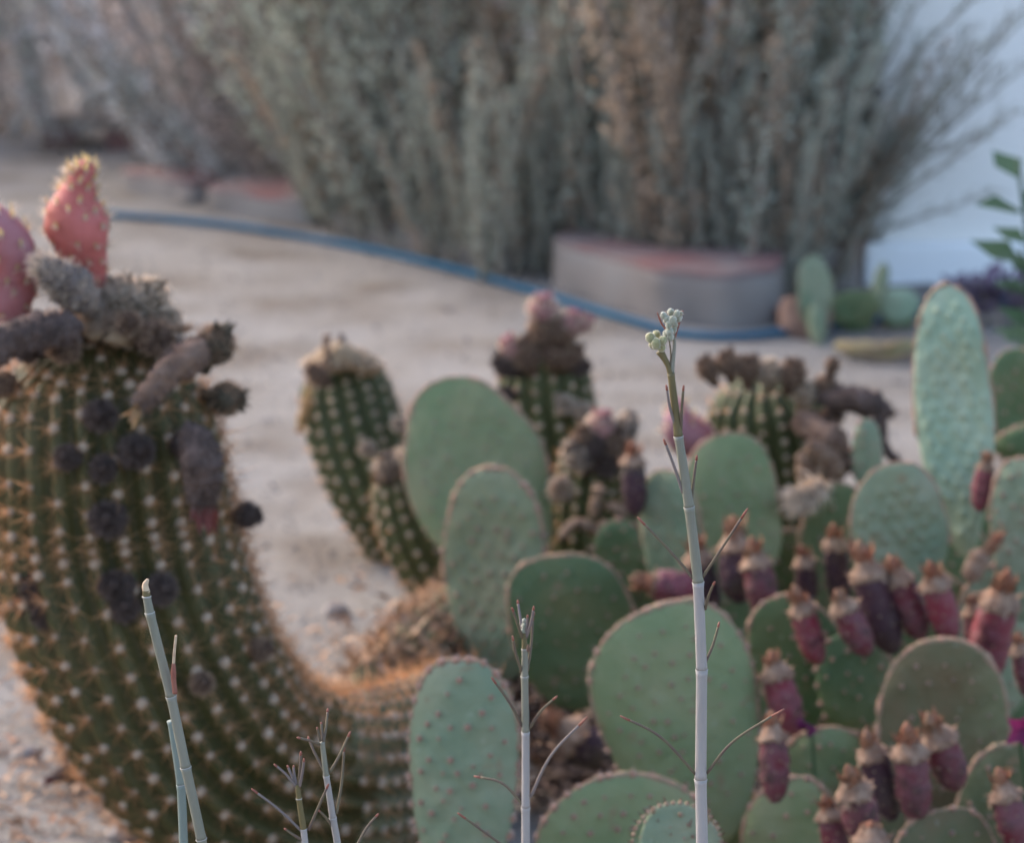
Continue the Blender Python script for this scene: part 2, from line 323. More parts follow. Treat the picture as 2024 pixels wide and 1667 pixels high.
def rough_block(name, label, poly, h, seed, top=True, group=None, topmat='redtop', bodymat='concrete', th=0.006, z0=-0.02):
    """concrete block whose footprint is poly (world xy, counter clockwise), with a thin coloured top slab"""
    poly = np.array(poly, float); cx, cy = poly.mean(0)
    t = thing(name, label, 'block', (cx, cy, 0), group)
    n = 10; P = []
    for i in range(len(poly)):
        a, b = poly[i], poly[(i+1) % len(poly)]
        for k in range(n): P.append(a+(b-a)*k/n)
    P = np.array(P)
    for _ in range(3): P = (P+np.roll(P, 1, 0)*0.5+np.roll(P, -1, 0)*0.5)/2
    k = len(P)
    def loft(levels, m, nm):
        mb = MB(); V = []
        for (z, s) in levels:
            for p in P:
                q = np.array([cx, cy])+(p-[cx, cy])*s
                nn = mnoise.noise(Vector((q[0]*14+seed, q[1]*14, z*14)))
                V.append((q[0]+0.004*nn, q[1]+0.004*nn, z+(0.006*mnoise.noise(Vector((q[0]*9, q[1]*9, seed))) if z > 0.02 else 0)))
        F = [(i*k+j, i*k+(j+1) % k, (i+1)*k+(j+1) % k, (i+1)*k+j) for i in range(len(levels)-1) for j in range(k)]
        V.append((cx, cy, levels[-1][0])); a = (len(levels)-1)*k
        F += [(a+j, a+(j+1) % k, len(V)-1) for j in range(k)]
        mb.add(V, F); return mb.build(nm, m, t)
    loft([(z0, 1.0), (h*0.3, 1.0), (h*0.6, 0.995), (h*0.85, 0.99), (h, 0.97)], M[bodymat], 'block_body')
    if top: loft([(h-0.004, 0.985), (h+th*0.7, 0.985), (h+th, 0.95)], M[topmat], 'red_top')
    return t
def strip(pa, pb, depth, inset=0):
    a = gpt(*pa)[:2]; b = gpt(*pb)[:2]; d = nrm(b-a); n = np.array([-d[1], d[0]])
    return [a, b, b+n*depth, a+n*depth]
G = 'concrete edging blocks round the shrub bed'
q0, q1, q2, q3, q4 = [gpt(*q)[:2] for q in ((1085, 574), (1300, 636), (1440, 648), (1535, 640), (1556, 596))]
rough_block('edging_block', 'long curved grey edging block with a faded red top, inside the bend of the hose', [q0, q1, q2, q3, q4, q4+[-0.06, 0.10], q1+[0.02, 0.15], q0+[0.03, 0.12]], 0.082, 2, group=G)
rough_block('edging_block', 'short grey edging block beside the white plinth at the wall corner', strip((1600, 580), (1708, 572), 0.12), 0.07, 3, group=G)
rough_block('edging_block', 'grey edging block with pink top at the far end, left of the shrub', strip((395, 415), (618, 450), 0.16), 0.045, 4, group=G)
rough_block('edging_block', 'low bare edging block half hidden under the drooping shrub between the red topped ones', strip((640, 452), (985, 542), 0.10), 0.035, 5, group=G, top=False)
rough_block('edging_block', 'low tilted edging slab lying at the dry stems, far left behind the sand', strip((230, 372), (375, 402), 0.14), 0.035, 6, group=G)
# plank + dark rubble at the far left
t = thing('wooden_plank', 'weathered grey plank lying on bricks behind the pink cactus fruit', 'plank', gpt(170, 285))
a, b = gpt(70, 285), gpt(250, 300); mb = MB(); d = nrm(b-a); n = np.array([-d[1], d[0], 0])
V = [a, b, b+n*0.12, a+n*0.12]; V = [v+[0, 0, 0.045] for v in V]+[v+[0, 0, 0.07] for v in V]
mb.add(V, [(3, 2, 1, 0), (4, 5, 6, 7), (0, 1, 5, 4), (1, 2, 6, 5), (2, 3, 7, 6), (3, 0, 4, 7)]); bevel_obj(mb.build('board', M['wood'], t, smooth=False), 0.004)
for u in (0.15, 0.8):
    mb = MB(); q = a+(b-a)*u+n*0.055; box(mb, q[0]-0.03, q[0]+0.03, q[1]-0.05, q[1]+0.05, -0.01, 0.0445); mb.build('brick', M['redtop'], t, smooth=False)
def stone(label, x, y, r, m='soil', name='stone', flat=0.6, nm='stones'):
    mb = MB(); p = gpt(x, y); s = r*mpx(p[1], y)
    blob(mb, (0, 0, s*flat*0.55), (s, s*0.8, s*flat), 0, 0.25, nu=12, nv=8)
    return tag(mb.build(name, M[m], smooth=True, loc=(p[0], p[1], gh(p[0], p[1]))), label, 'stone')
stone('dark rounded stone in the bed beside the dry stems at far left', 330, 372, 48, 'soil')
stone('blue grey flat stone lying by the hose at far left', 385, 398, 40, 'concrete', flat=0.35)
stone('dark clod under the dry stems left of the red topped block', 430, 392, 34, 'soil')
stone('reddish brown clod right of the rounded corner block', 1590, 660, 55, 'soil', flat=0.9)
stone('small brown clod in front of the grey block by the plinth', 1560, 640, 30, 'soil', flat=0.9)
stone('pale pebble on the sand below the fallen straw at lower left', 55, 1500, 26, 'pebble')
stone('pale stone half buried at the foot of the big cactus, lower left', 255, 1655, 40, 'pebble')
stone('small grey stone on the sand between the two leaning cacti and the big one', 665, 1215, 26, 'pebble')
# hose
pts = [gpt(x, y, 0.008) for x, y in [(196, 420), (230, 424), (420, 441), (560, 460), (700, 482), (850, 520), (960, 548), (1060, 577), (1160, 606), (1250, 632), (1340, 652), (1440, 660), (1520, 655), (1600, 645), (1700, 634), (1790, 620), (1850, 605), (1960, 596), (2200, 590)]]
pts = [p+[0, -0.012, gh(p[0], p[1])] for p in pts]
mb = MB(); tube(mb, pts, 0.0062, 12, res=160); tag(mb.build('garden_hose', M['hose']), 'blue garden hose snaking across the sand along the edging blocks', 'hose')
# log
t = thing('fallen_branch', 'mossy yellowish branch lying on the sand below the teal prickly pear', 'branch', gpt(1730, 690))
mb = MB(); tube(mb, [gpt(1655, 684, .012), gpt(1700, 690, .014), gpt(1760, 692, .014), gpt(1815, 680, .012)], [0.008, 0.013, 0.014, 0.006], 10, jit=0.12, res=16); mb.build('bark', M['log'], t)
mb = MB(); tube(mb, [gpt(1740, 690, .014), gpt(1765, 680, .03), gpt(1790, 672, .04)], [0.006, 0.004, 0.002], 7, res=8); mb.build('twig', M['log'], t)

# ------------------------------------------------------------------ shrubs
def branch_meshes(tag_, leafm, H, nl, W, Lf, seed, twigs=26, sparse=1.0):
    rng = random.Random(seed); tw = MB(); lf = MB()
    ph = rng.random()*10
    def axis(s): return np.array([0.06*H*math.sin(s*2.2+ph), 0.05*H*math.cos(s*1.8+ph), s*H])
    tube(tw, [axis(s) for s in np.linspace(0, 1, 9)], np.linspace(0.008, 0.0022, 9)*H, 5)
    for i in range(twigs):
        s = 0.02+0.96*(i+rng.random())/twigs; a = rng.random()*6.28; L = H*rng.uniform(0.05, 0.12)*(1.1-0.4*s)
        p0 = axis(s); d = nrm([math.cos(a)*W, math.sin(a)*W, 1.0]); p1 = p0+d*L*0.5; p2 = p1+nrm(d+np.array([0, 0, 0.6]))*L*0.6
        tube(tw, [p0, p1, p2], [0.0026*H, 0.002*H, 0.001*H], 4)
        for k in range(int(nl/twigs)):
            u = rng.random(); q = (p0+(p1-p0)*u*2) if u < 0.5 else p1+(p2-p1)*(u*2-1)
            q = q+np.array([rng.gauss(0, 1), rng.gauss(0, 1), rng.gauss(0, 1)])*0.010*H*sparse
            dd = nrm(np.array([rng.gauss(0, 0.6), rng.gauss(0, 0.6), 0.75+rng.gauss(0, 0.4)]))
            l = Lf*rng.uniform(0.6, 1.3); leafquad(lf, q, dd, [rng.gauss(0, 1), rng.gauss(0, 1), 0.2], l, l*0.6)
    return tw.mesh(tag_+'_twigs', M['twig']), lf.mesh(tag_+'_leaves', leafm)
BM = {}
for i in range(4): BM['g%d' % i] = branch_meshes('green', M['shrub_leaf'], 1.0, 900, 0.85, 0.0145, 10+i, 34, 0.95)
for i in range(2): BM['t%d' % i] = branch_meshes('tan', M['shrub_leaf2'], 1.0, 800, 0.75, 0.018, 20+i)
for i in range(2): BM['p%d' % i] = branch_meshes('pink', M['shrub_leaf3'], 1.0, 520, 0.9, 0.017, 30+i, sparse=1.4)
for i in range(2): BM['s%d' % i] = branch_meshes('sage', M['shrub_leaf4'], 1.0, 800, 0.9, 0.022, 40+i, sparse=1.6)
for i in range(2): BM['w%d' % i] = branch_meshes('wispy', M['shrub_leaf'], 1.0, 380, 0.9, 0.014, 50+i, 32, 0.8)
def add_branch(t, key, base, dirv, L):
    d = Vector(nrm(dirv)); q = d.to_track_quat('Z', 'Y'); a, b = BM[key]
    from mathutils import Quaternion
    q = q @ Quaternion((0, 0, 1), random.uniform(0, 6.28))
    o = link('branch', a, t, loc=base); o.rotation_mode = 'QUATERNION'; o.rotation_quaternion = q; o.scale = (L*0.95, L*0.95, L)
    f = bpy.data.objects.new('foliage', b); COL.objects.link(f); f.parent = o; f['kind'] = 'stuff'
    return o
# main shrub: rises from a bed behind the edging blocks
BX = [gpt(x, y)[:2] for x, y in [(300, 405), (620, 462), (700, 480), (985, 575), (1310, 630), (1545, 650), (1700, 570)]]
def bed(x): return _bed(x)
def _bed(x): return float(np.interp(x, [b[0] for b in BX], [b[1] for b in BX]))
ctr = np.array([0.17, 5.32, 0.0])
t = thing('desert_shrub', 'large dense grey green shrub with upright branches behind the edging blocks', 'shrub', ctr)
for i in range(195):
    x = random.uniform(-0.34, 0.60); y = bed(x)+0.20+random.random()**1.3*0.55
    ln = (x-0.15)*(1.0 if x > 0 else 1.7) + random.gauss(0, 0.24)
    key = random.choice(['t0', 't1', 'g1'] if mnoise.noise(Vector((x*5, y*4, 8.3))) > 0.16 else ['g0', 'g1', 'g2', 'g3'])
    add_branch(t, key, (x, y, random.uniform(-0.01, 0.03)), (ln*0.5 if x < 0.4 else ln*0.25, random.gauss(-0.08, 0.08), 1), random.uniform(0.4, 1.15))
for i in range(9):
    x = random.uniform(-0.16, -0.04); add_branch(t, random.choice(['t0', 't1']), (x, bed(x)+0.22, 0.35), (random.gauss(0, .1), -0.05, 1), random.uniform(0.22, 0.34))
for i in range(150):     # short skirt branches drooping over the blocks
    x = random.uniform(-0.38, 0.58); y = bed(x)+(0.04 if x < 0.0 or x > 0.47 else 0.17)+random.random()*0.12
    add_branch(t, random.choice(['g0', 'g1', 'g2', 'g3', 't1']), (x, y, 0.0), (random.gauss((x-0.12)*0.6, 0.15), random.uniform(-0.32, -0.05), 1), random.uniform(0.2, 0.45))
for (x0, y0, x1, y1, Yb, Yt) in [(1690, 470, 2010, 60, 4.98, 4.75), (1700, 480, 1990, 215, 4.95, 4.7), (1690, 430, 1900, 20, 5.0, 4.8), (1695, 450, 2030, 150, 5.0, 4.72),
                                 (1700, 400, 1960, 250, 4.95, 4.7), (1710, 330, 1880, 170, 4.98, 4.75), (1700, 500, 1960, 360, 4.93, 4.72), (1700, 470, 1850, 300, 4.95, 4.8),
                                 (1690, 300, 1860, -60, 5.0, 4.85), (1700, 250, 2040, -80, 5.0, 4.7), (1700, 440, 1960, 130, 4.96, 4.74), (1690, 380, 1830, 90, 5.0, 4.82), (1700, 420, 2060, 20, 4.98, 4.7), (1695, 350, 1930, 60, 4.98, 4.75), (1690, 200, 1780, -100, 5.0, 4.9)]:
    a = at(x0, y0, Yb); b = at(x1, y1, Yt); add_branch(t, random.choice(['w0', 'w1']), a, b-a, np.linalg.norm(b-a))
# dry pinkish stems left
t = thing('dry_shrub', 'loose dry pinkish shrub with stems slanting up to the left of the dense shrub', 'shrub', (-0.35, 5.9, 0))
for i in range(66):
    x = random.uniform(-0.70, -0.15); y = random.uniform(5.85, 6.5)
    add_branch(t, random.choice(['p0', 'p1', 'p0', 's1', 's0']), (x, y, 0), (random.gauss(-0.55, 0.14), random.gauss(-0.05, 0.12), 1), random.uniform(0.45, 0.9))
t = thing('sage_shrub', 'grey leafy sage bush at the far left edge behind the plank', 'shrub', (-1.05, 7.1, 0))
for i in range(84):
    x = random.uniform(-1.7, -0.45); y = random.uniform(6.35, 7.3)
    add_branch(t, random.choice(['s0', 's1', 's0', 'p1', 'g1']), (x, y, 0), (random.gauss(0, 0.35), random.gauss(-0.05, 0.2), 1), random.uniform(0.3, 0.85))

# ------------------------------------------------------------------ ribbed cacti
BUDMESH = {}
def bud_mesh(kind, seed):
    key = (kind, seed)
    if key in BUDMESH: return BUDMESH[key]
    np.random.seed(seed+100); rng = random.Random(seed)
    mb = MB(); mats = {'olive': ('bud_olive', 'hair_tan'), 'dark': ('bud_dark', 'hair_dark'), 'brown': ('bud_brown', 'hair_tan'), 'white': ('bud_tan', 'hair_white'), 'grey': ('grey_wool', 'hair_white'), 'rose': ('mauve', 'hair_white')}[kind]
    blob(mb, (0, 0, 0.75), (0.93, 0.88, 1.0), 0, 0.26, nu=20, nv=14, ns=2.2); tube(mb, [(0, 0, -0.9), (0, 0, -0.3), (0, 0, 0.1)], [0.4, 0.45, 0.7], 8)
    for i in range(46):
        v = nrm([math.cos(i*2.4)*math.sqrt(1-(i/23-1)**2+.02), math.sin(i*2.4)*math.sqrt(1-(i/23-1)**2+.02), i/23-1]); blob(mb, v*0.97+[0, 0, .75], (0.16, 0.16, 0.11), 0, .3, axis=v, nu=6, nv=4)
    blob(mb, (0.1, 0, 1.65), (0.5, 0.42, 0.42), 0, 0.3, nu=10, nv=7)
    for i in range(12):
        a = i*2.4; leafquad(mb, np.array([0.25*math.cos(a), 0.25*math.sin(a), 1.55]), [math.cos(a)*rng.uniform(.2, 1.2), math.sin(a)*rng.uniform(.2, 1.2), 1], [math.cos(a+1), math.sin(a+1), .3], rng.uniform(.5, 1.0), .4, 0)
    for i in range(700 if kind in ('white',) else 600):
        v = nrm([rng.gauss(0, 1), rng.gauss(0, 1), rng.gauss(0.25 if kind != 'white' else 0.7, 1)]); p = v*[0.96, 0.96, 0.96]+[0, 0, 0.75]
        d = nrm(v*0.55+np.array([rng.gauss(0, .5), rng.gauss(0, .5), 0.55+rng.gauss(0, .4)])); spike(mb, p, d, rng.uniform(0.2, 0.62)*(1.4 if kind == 'white' else 1.0), (0.036 if kind == 'white' else 0.028), 1, bend=-0.4)
    BUDMESH[key] = mb.mesh(kind+'_bud', [M[mats[0]], M[mats[1]]]); return BUDMESH[key]
def put_bud(t, kind, p, direction, r, name='flower_bud', label=None):
    me = bud_mesh(kind, random.randint(0, 3)); q = Vector(nrm(direction)).to_track_quat('Z', 'Y')
    o = link(name, me, t, loc=np.array(p)-nrm(direction)*r*0.75); o.rotation_mode = 'QUATERNION'; o.rotation_quaternion = q; o.scale = (r*random.uniform(.9, 1.1), r*random.uniform(.9, 1.1), r)
    if label: o['label'] = label
    return o
AREOLE_ME = None
def areole_mesh():
    global AREOLE_ME
    if AREOLE_ME is None:
        mb = MB(); blob(mb, (0, 0, 0.1), (1, 1, 0.75), 0, 0.2, nu=7, nv=5); AREOLE_ME = mb.mesh('areole', M['wool'])
    return AREOLE_ME

def cactus(name, label, P, rad, nr, spacing, spL, spR, indiv=0, skin='cactus', spinem='spine', nsp=12, ar=0.0032, depth=0.17, dome=0.95, cat='cactus', group=None, twist=0.0, mound=None, corkto=0.0):
    """P world path from base to the tip of the dome; rad radii (m) along it, the dome is added at the end"""
    base = P[0]; t = thing(name, label, cat, (base[0], base[1], 0), group)
    n = 110; C = catmull(P, n); s = np.concatenate([[0], np.cumsum(np.linalg.norm(np.diff(C, axis=0), axis=1))]); Ltot = s[-1]
    rr = np.interp(s/Ltot, np.linspace(0, 1, len(rad)), rad)
    for _ in range(6): rr[1:-1] = (rr[:-2]+2*rr[1:-1]+rr[2:])/4
    rl = rr[-1]*dome; s0 = Ltot-rl
    # resample, with denser rings over the dome
    ss = np.concatenate([np.linspace(0, s0, 90), s0+rl*np.sin(np.linspace(0, PI/2, 16))[1:]])
    PP = np.array([np.interp(ss, s, C[:, k]) for k in range(3)]).T
    RR = np.interp(ss, s, rr)
    fac = np.where(ss > s0, np.sqrt(np.clip(1-((ss-s0)/rl)**2, 0.0004, 1)), 1.0)
    T, N, B = frames(PP); nt = nr*6; th = np.arange(nt)/nt*2*PI
    ridge = 1-depth*(1-np.abs(np.cos(th*nr/2))**0.85)
    off = random.random()*50; V = []
    for i in range(len(PP)):
        a = th+twist*ss[i]
        wob = np.array([1+0.018*mnoise.noise(Vector((math.cos(x)*2+off, math.sin(x)*2, ss[i]*14))) for x in th])
        notch = 1+0.018*np.cos(2*PI*ss[i]/spacing)*(np.abs(np.cos(th*nr/2))**3)
        dp = depth*(1+(1.0*max(0, 1-ss[i]/(0.55*Ltot)) if corkto else 0)); rg_ = 1-dp*(1-np.abs(np.cos(th*nr/2))**0.85)
        r = RR[i]*fac[i]*rg_*wob*notch
        V.append(PP[i]+np.outer(r*np.cos(a), N[i])+np.outer(r*np.sin(a), B[i]))
    k = len(PP)
    F = [(i*nt+j, i*nt+(j+1) % nt, (i+1)*nt+(j+1) % nt, (i+1)*nt+j) for i in range(k-1) for j in range(nt)]
    V = np.concatenate(V); V = np.vstack([V, PP[-1]+T[-1]*0.0005]); F += [((k-1)*nt+j, (k-1)*nt+(j+1) % nt, k*nt) for j in range(nt)]
    V = np.vstack([V, PP[0]-T[0]*0.012]); F += [((j+1) % nt, j, k*nt+1) for j in range(nt)]
    mb = MB(); mb.add(V, F)
    if corkto: 
        for fi, f in enumerate(mb.f):
            q = ss[min(f[0]//nt, k-1)]/Ltot + 0.06*mnoise.noise(Vector(V[f[0]]*22))
            if q < corkto: mb.m[fi] = 1
    mb.build('ribbed_body', [M[skin], M['cork']], t)
    # areoles
    A = []
    for r_ in range(nr):
        th0 = r_*2*PI/nr; q = spacing*(0.25+0.5*(r_ % 2))+random.uniform(-.15, .15)*spacing
        while q < Ltot-rl*0.06:
            i = int(np.searchsorted(ss, q)); i = min(max(i, 1), k-1); u = (q-ss[i-1])/(ss[i]-ss[i-1]+1e-9)
            L = lambda X: X[i-1]*(1-u)+X[i]*u
            a = th0+twist*q; rad_ = L(RR*fac)*1.0; nn = L(N)*math.cos(a)+L(B)*math.sin(a)
            p = L(PP)+nn*rad_; sl = (q-s0)/rl if q > s0 else 0
            nm = nrm(nn*math.sqrt(max(0.05, 1-sl*sl))+L(T)*sl); A.append((p, nm, nrm(L(T)), q/Ltot))
            q += spacing*random.uniform(0.9, 1.1)*(0.72 if corkto and q < Ltot*corkto else 1)
    camp = np.array([0, 0, CAM_H]); A = [a for a in A if a[0][2] > gh(a[0][0], a[0][1])-0.002]
    def face(a): return np.dot(a[1], nrm(camp-a[0]))
    vis = sorted([a for a in A if face(a) > -0.05], key=lambda a: -face(a)); ind = vis[:indiv]; ids = set(id(a) for a in ind)
    for a in ind:
        o = link('areole', areole_mesh(), t, loc=a[0]-a[1]*ar*0.25); o.rotation_mode = 'QUATERNION'
        o.rotation_quaternion = Vector(a[1]).to_track_quat('Z', 'Y'); z = ar*random.uniform(0.7, 1.25); o.scale = (z, z, z)
    mb = MB()
    for a in A:
        if id(a) not in ids: blob(mb, a[0]-a[1]*ar*0.2, (ar, ar, ar*0.75), 0, 0.2, axis=a[1], nu=6, nv=4)
    if mb.n: tag(mb.build('areoles', M['wool'], t), kind='stuff')
    mb = MB()
    for (p, nm, tt, q) in A:
        x = np.cross(nm, tt)
        for k_ in range(nsp if not (corkto and q < corkto*0.9) else nsp//2):
            a = 2*PI*k_/nsp+random.uniform(-.3, .3); sp = random.uniform(0.5, 1.5)
            d = nm*random.uniform(0.35, 1.0)+(x*math.cos(a)+tt*math.sin(a))*sp
            spike(mb, p, d, spL*random.uniform(0.45, 1.0), spR, 0)
        if random.random() < 0.8: spike(mb, p, nm+np.random.normal(0, .25, 3), spL*random.uniform(1.0, 1.4), spR*1.2, 0)
    tag(mb.build('spines', M[spinem], t), kind='stuff')
    t['_A'] = 0; del t['_A']
    return t, PP, RR*fac, N, B, T, ss
def apx(x, y, Y): return at(x, y, Y)

def wilted(t, P, rad, m='grey_wool', hair='hair_white', name='wilted_flower', nh=220, end=None, hl=0.010):
    """crumpled withered flower tube with hairs, P world points base to mouth"""
    mb = MB(); tube(mb, P, rad, 13, 0, jit=0.30, res=26)
    for i in range(26):
        k = random.randint(0, 15); C0 = catmull(P, 16); r0 = float(np.interp(k/15, np.linspace(0, 1, len(rad)), rad)); v = nrm(np.random.normal(0, 1, 3)); blob(mb, C0[k]+v*r0*0.75, (r0*.42, r0*.3, r0*.22), 0, .35, axis=np.random.normal(0, 1, 3), nu=7, nv=5)
    C = catmull(P, 24); rr = np.interp(np.linspace(0, 1, 24), np.linspace(0, 1, len(rad)), rad); T, N, B = frames(C)
    for i in range(nh):
        k = random.randint(0, 23); a = random.uniform(0, 6.28); nn = N[k]*math.cos(a)+B[k]*math.sin(a)
        spike(mb, C[k]+nn*rr[k]*0.9, nn*0.5+T[k]*0.8+np.random.normal(0, .35, 3), hl*random.uniform(.4, 1.2), hl*0.05, 1, bend=-0.5)
    if end:
        for i in range(9):
            a = i*0.7; d = T[-1]+(N[-1]*math.cos(a)+B[-1]*math.sin(a))*0.35; L = rr[-1]*random.uniform(2.2, 3.8)
            leafquad(mb, C[-1]-T[-1]*rr[-1]*0.6, d, N[-1]*math.sin(a)+B[-1]*math.cos(a), L, L*0.38, 2)
    return mb.build(name, [M[m], M[hair], M[end or 'petal_dry']], t)

def pink_fruit(t, P, rad, m='pink', nscale=60, hair=True, name='fruit', label=None):
    mb = MB(); n = 30; C = catmull(P, n); rr = np.interp(np.linspace(0, 1, n), np.linspace(0, 1, len(rad)), rad)
    for _ in range(2): rr[1:-1] = (rr[:-2]+2*rr[1:-1]+rr[2:])/4
    tube(mb, C, rr, 18, 0, jit=0.03); T, N, B = frames(C)
    for i in range(nscale):
        u = (i+.5)/nscale; k = int(u*(n-2)); a = i*2.4; nn = N[k]*math.cos(a)+B[k]*math.sin(a); L = 0.007*(0.7+0.8*u)
        leafquad(mb, C[k]+nn*rr[k]*0.98, T[k]+nn*0.35, nn, L, L*0.45, 1)
        if hair:
            for _ in range(12): spike(mb, C[k]+nn*rr[k], nn+T[k]*0.6+np.random.normal(0, .4, 3), random.uniform(.005, .013), 0.00028, 2)
    o = mb.build(name, [M[m], M['scale'], M['hair_white']], t)
    if label: o['label'] = label
    return o

# the big bent cactus on the left
YB = 2.37; s_ = mpx(YB, 1200)
ctl = [(930, 1440, 2.60, 135), (830, 1490, 2.53, 150), (715, 1538, 2.46, 170), (595, 1556, 2.40, 196), (445, 1500, 2.37, 226), (335, 1365, 2.36, 238), (262, 1200, 2.36, 243), (222, 1040, 2.37, 243), (203, 880, 2.37, 232), (192, 740, 2.38, 205), (188, 655, 2.38, 190)]
P = [at(x, y, Y) for x, y, Y, r in ctl]; rad = [r*mpx(Y, y) for x, y, Y, r in ctl]
seg = np.concatenate([[0], np.cumsum(np.linalg.norm(np.diff(np.array(P), axis=0), axis=1))]); seg /= seg[-1]
radu = np.interp(np.linspace(0, 1, 30), seg, rad)
big, *_ = cactus('ribbed_cactus', 'big thick ribbed cactus bending up at the left edge, studded with dark woolly buds', P, radu, 25, 0.0200, 0.024, 0.00046, indiv=300, nsp=20, ar=0.0041, corkto=0.34, depth=0.15)
def surf_big(x, y, out=0.0):
    """point on the big cactus surface under photo pixel x,y and its outward direction"""
    best = None
    for (cx, cy, Y, r) in [(np.interp(y, [655, 740, 880, 1040, 1200, 1365, 1500], [188, 192, 203, 222, 262, 335, 445]), y, YB, np.interp(y, [655, 740, 880, 1040, 1200, 1365, 1500], [150, 205, 232, 243, 250, 260, 280]))]:
        dx = (x-cx)/r; dx = max(-1.05, min(1.05, dx)); dep = math.sqrt(max(0, 1-dx*dx))*r*s_
        p = at(x, y, Y-dep); return p, nrm([dx, -math.sqrt(max(0.02, 1-dx*dx)), 0.15])
for (x, y, r, k) in [(200, 822, 30, 'dark'), (215, 1028, 32, 'dark'), (268, 893, 32, 'dark'), (205, 928, 26, 'dark'), (137, 905, 26, 'dark'), (78, 1165, 30, 'dark'), (100, 1212, 32, 'dark'), (55, 1195, 22, 'dark'),
                     (232, 1160, 32, 'dark'), (250, 1200, 28, 'dark'), (318, 1165, 30, 'dark'), (365, 880, 30, 'dark'), (12, 760, 26, 'brown'), (300, 668, 32, 'brown'), (130, 690, 30, 'brown'), (60, 690, 28, 'dark'), (512, 1285, 22, 'brown'), (398, 1352, 24, 'brown'), (250, 640, 26, 'brown'), (350, 690, 26, 'grey'), (5, 1180, 30, 'dark')]:
    p, d = surf_big(x, y); put_bud(big, k, p+np.array(d)*r*s_*0.2, np.array(d)+[0, 0, 0.25], r*s_*0.95, label='dark woolly bud on the ribs' if k == 'dark' else None)
for (x, y, r, k, d) in [(424, 684, 36, 'olive', (0.5, -0.2, 1)), (446, 788, 31, 'olive', (1, -0.2, -0.1)), (486, 1018, 24, 'dark', (1, -.2, 0)), (240, 592, 34, 'white', (0.05, -.2, 1)), (292, 600, 36, 'white', (0.25, -.2, 1)), (195, 610, 30, 'white', (-.1, -.3, 1)), (330, 640, 24, 'white', (.5, -.3, .8))]:
    put_bud(big, k, at(x, y, YB-0.01), d, r*s_, label={'olive': 'round olive brown bud standing out at the shoulder', 'dark': 'round dark bud standing out from the right flank', 'white': 'white woolly bud on the crown'}[k])
pink_fruit(big, [at(188, 600, 2.37), at(180, 550, 2.365), at(172, 515, 2.36), at(162, 485, 2.355), at(154, 455, 2.35), at(150, 425, 2.35), at(152, 398, 2.35), at(157, 372, 2.35), at(163, 350, 2.35), at(163, 330, 2.35), at(160, 318, 2.35)], np.array([24, 30, 39, 50, 61, 62, 47, 29, 26, 24, 10])*s_, 'pink', 90, label='pink swollen fruit with a narrow neck and yellow scales')
pink_fruit(big, [at(20, 670, 2.36), at(15, 600, 2.34), at(18, 540, 2.34), at(8, 470, 2.33), at(-18, 410, 2.33)], np.array([28, 40, 54, 62, 55, 40, 18])*s_, 'mauve', 70, label='mauve tipped swollen fruit at the left edge')
wilted(big, [at(185, 610, 2.34), at(150, 575, 2.32), at(110, 545, 2.31), at(70, 520, 2.30)], np.array([20, 36, 38, 28, 12])*s_, 'grey_wool', 'hair_white', nh=700)
wilted(big, [at(150, 650, 2.29), at(70, 655, 2.27), at(0, 680, 2.26), at(-50, 710, 2.26)], np.array([26, 33, 30, 36, 22])*s_, 'bud_dark', 'hair_dark', nh=500)
wilted(big, [at(390, 690, 2.30), at(370, 710, 2.27), at(320, 750, 2.25), at(280, 800, 2.245)], np.array([22, 30, 27, 22, 20])*s_, 'bud_brown', 'hair_dark', nh=420, end='petal_dry')
wilted(big, [at(375, 850, 2.25), at(395, 890, 2.235), at(402, 940, 2.235), at(400, 990, 2.24)], np.array([18, 32, 36, 32, 24])*s_, 'bud_dark', 'hair_dark', nh=560, end='petal_red')

mb = MB()
for i in range(26):
    a = i*2.4; q = math.sqrt(i/26)*150; blob(mb, at(205+q*math.cos(a), 618+q*0.33, 2.37+0.05*math.sin(a)*q/150), (26*s_, 26*s_, 22*s_), 0, 0.3, nu=10, nv=7)
for i in range(1500):
    a = random.uniform(0, 6.28); q = math.sqrt(random.random())*165; p = at(205+q*math.cos(a), 605+q*0.33, 2.37+0.055*math.sin(a)*q/165)
    spike(mb, p, [random.gauss(0, .5)+math.cos(a)*.6, random.gauss(0, .4)-0.2, 0.7], random.uniform(.008, .02), 0.0004, 1, bend=-.3)
mb.build('crown_wool', [M['bud_tan'], M['hair_tan']], big)
# dead lying stem and debris behind
P = [at(725, 1345, 2.74), at(790, 1320, 2.79), at(850, 1290, 2.84), at(905, 1255, 2.9), at(960, 1215, 2.98)]
dead, DP, DR, DN, DB, DT, _s = cactus('ribbed_cactus', 'withered ribbed cactus stem lying on the ground behind the bend of the big one', P, [0.018, 0.036, 0.048, 0.05, 0.045], 14, 0.02, 0.016, 0.00028, skin='cork', nsp=10, ar=0.0032, depth=0.22)

mb = MB()
for i in range(2200):
    k = random.randint(0, len(DP)-6); a = random.uniform(0, 6.28); nn = DN[k]*math.cos(a)+DB[k]*math.sin(a)
    if nn[2] < 0.1: continue
    L = random.uniform(0.006, 0.026); leafquad(mb, DP[k]+nn*DR[k]*random.uniform(.9, 1.12), nn*random.uniform(0, .6)+np.random.normal(0, 1, 3), nn, L, L*random.uniform(.12, .5))
tag(mb.build('clinging_litter', M['litter'], dead), kind='stuff')
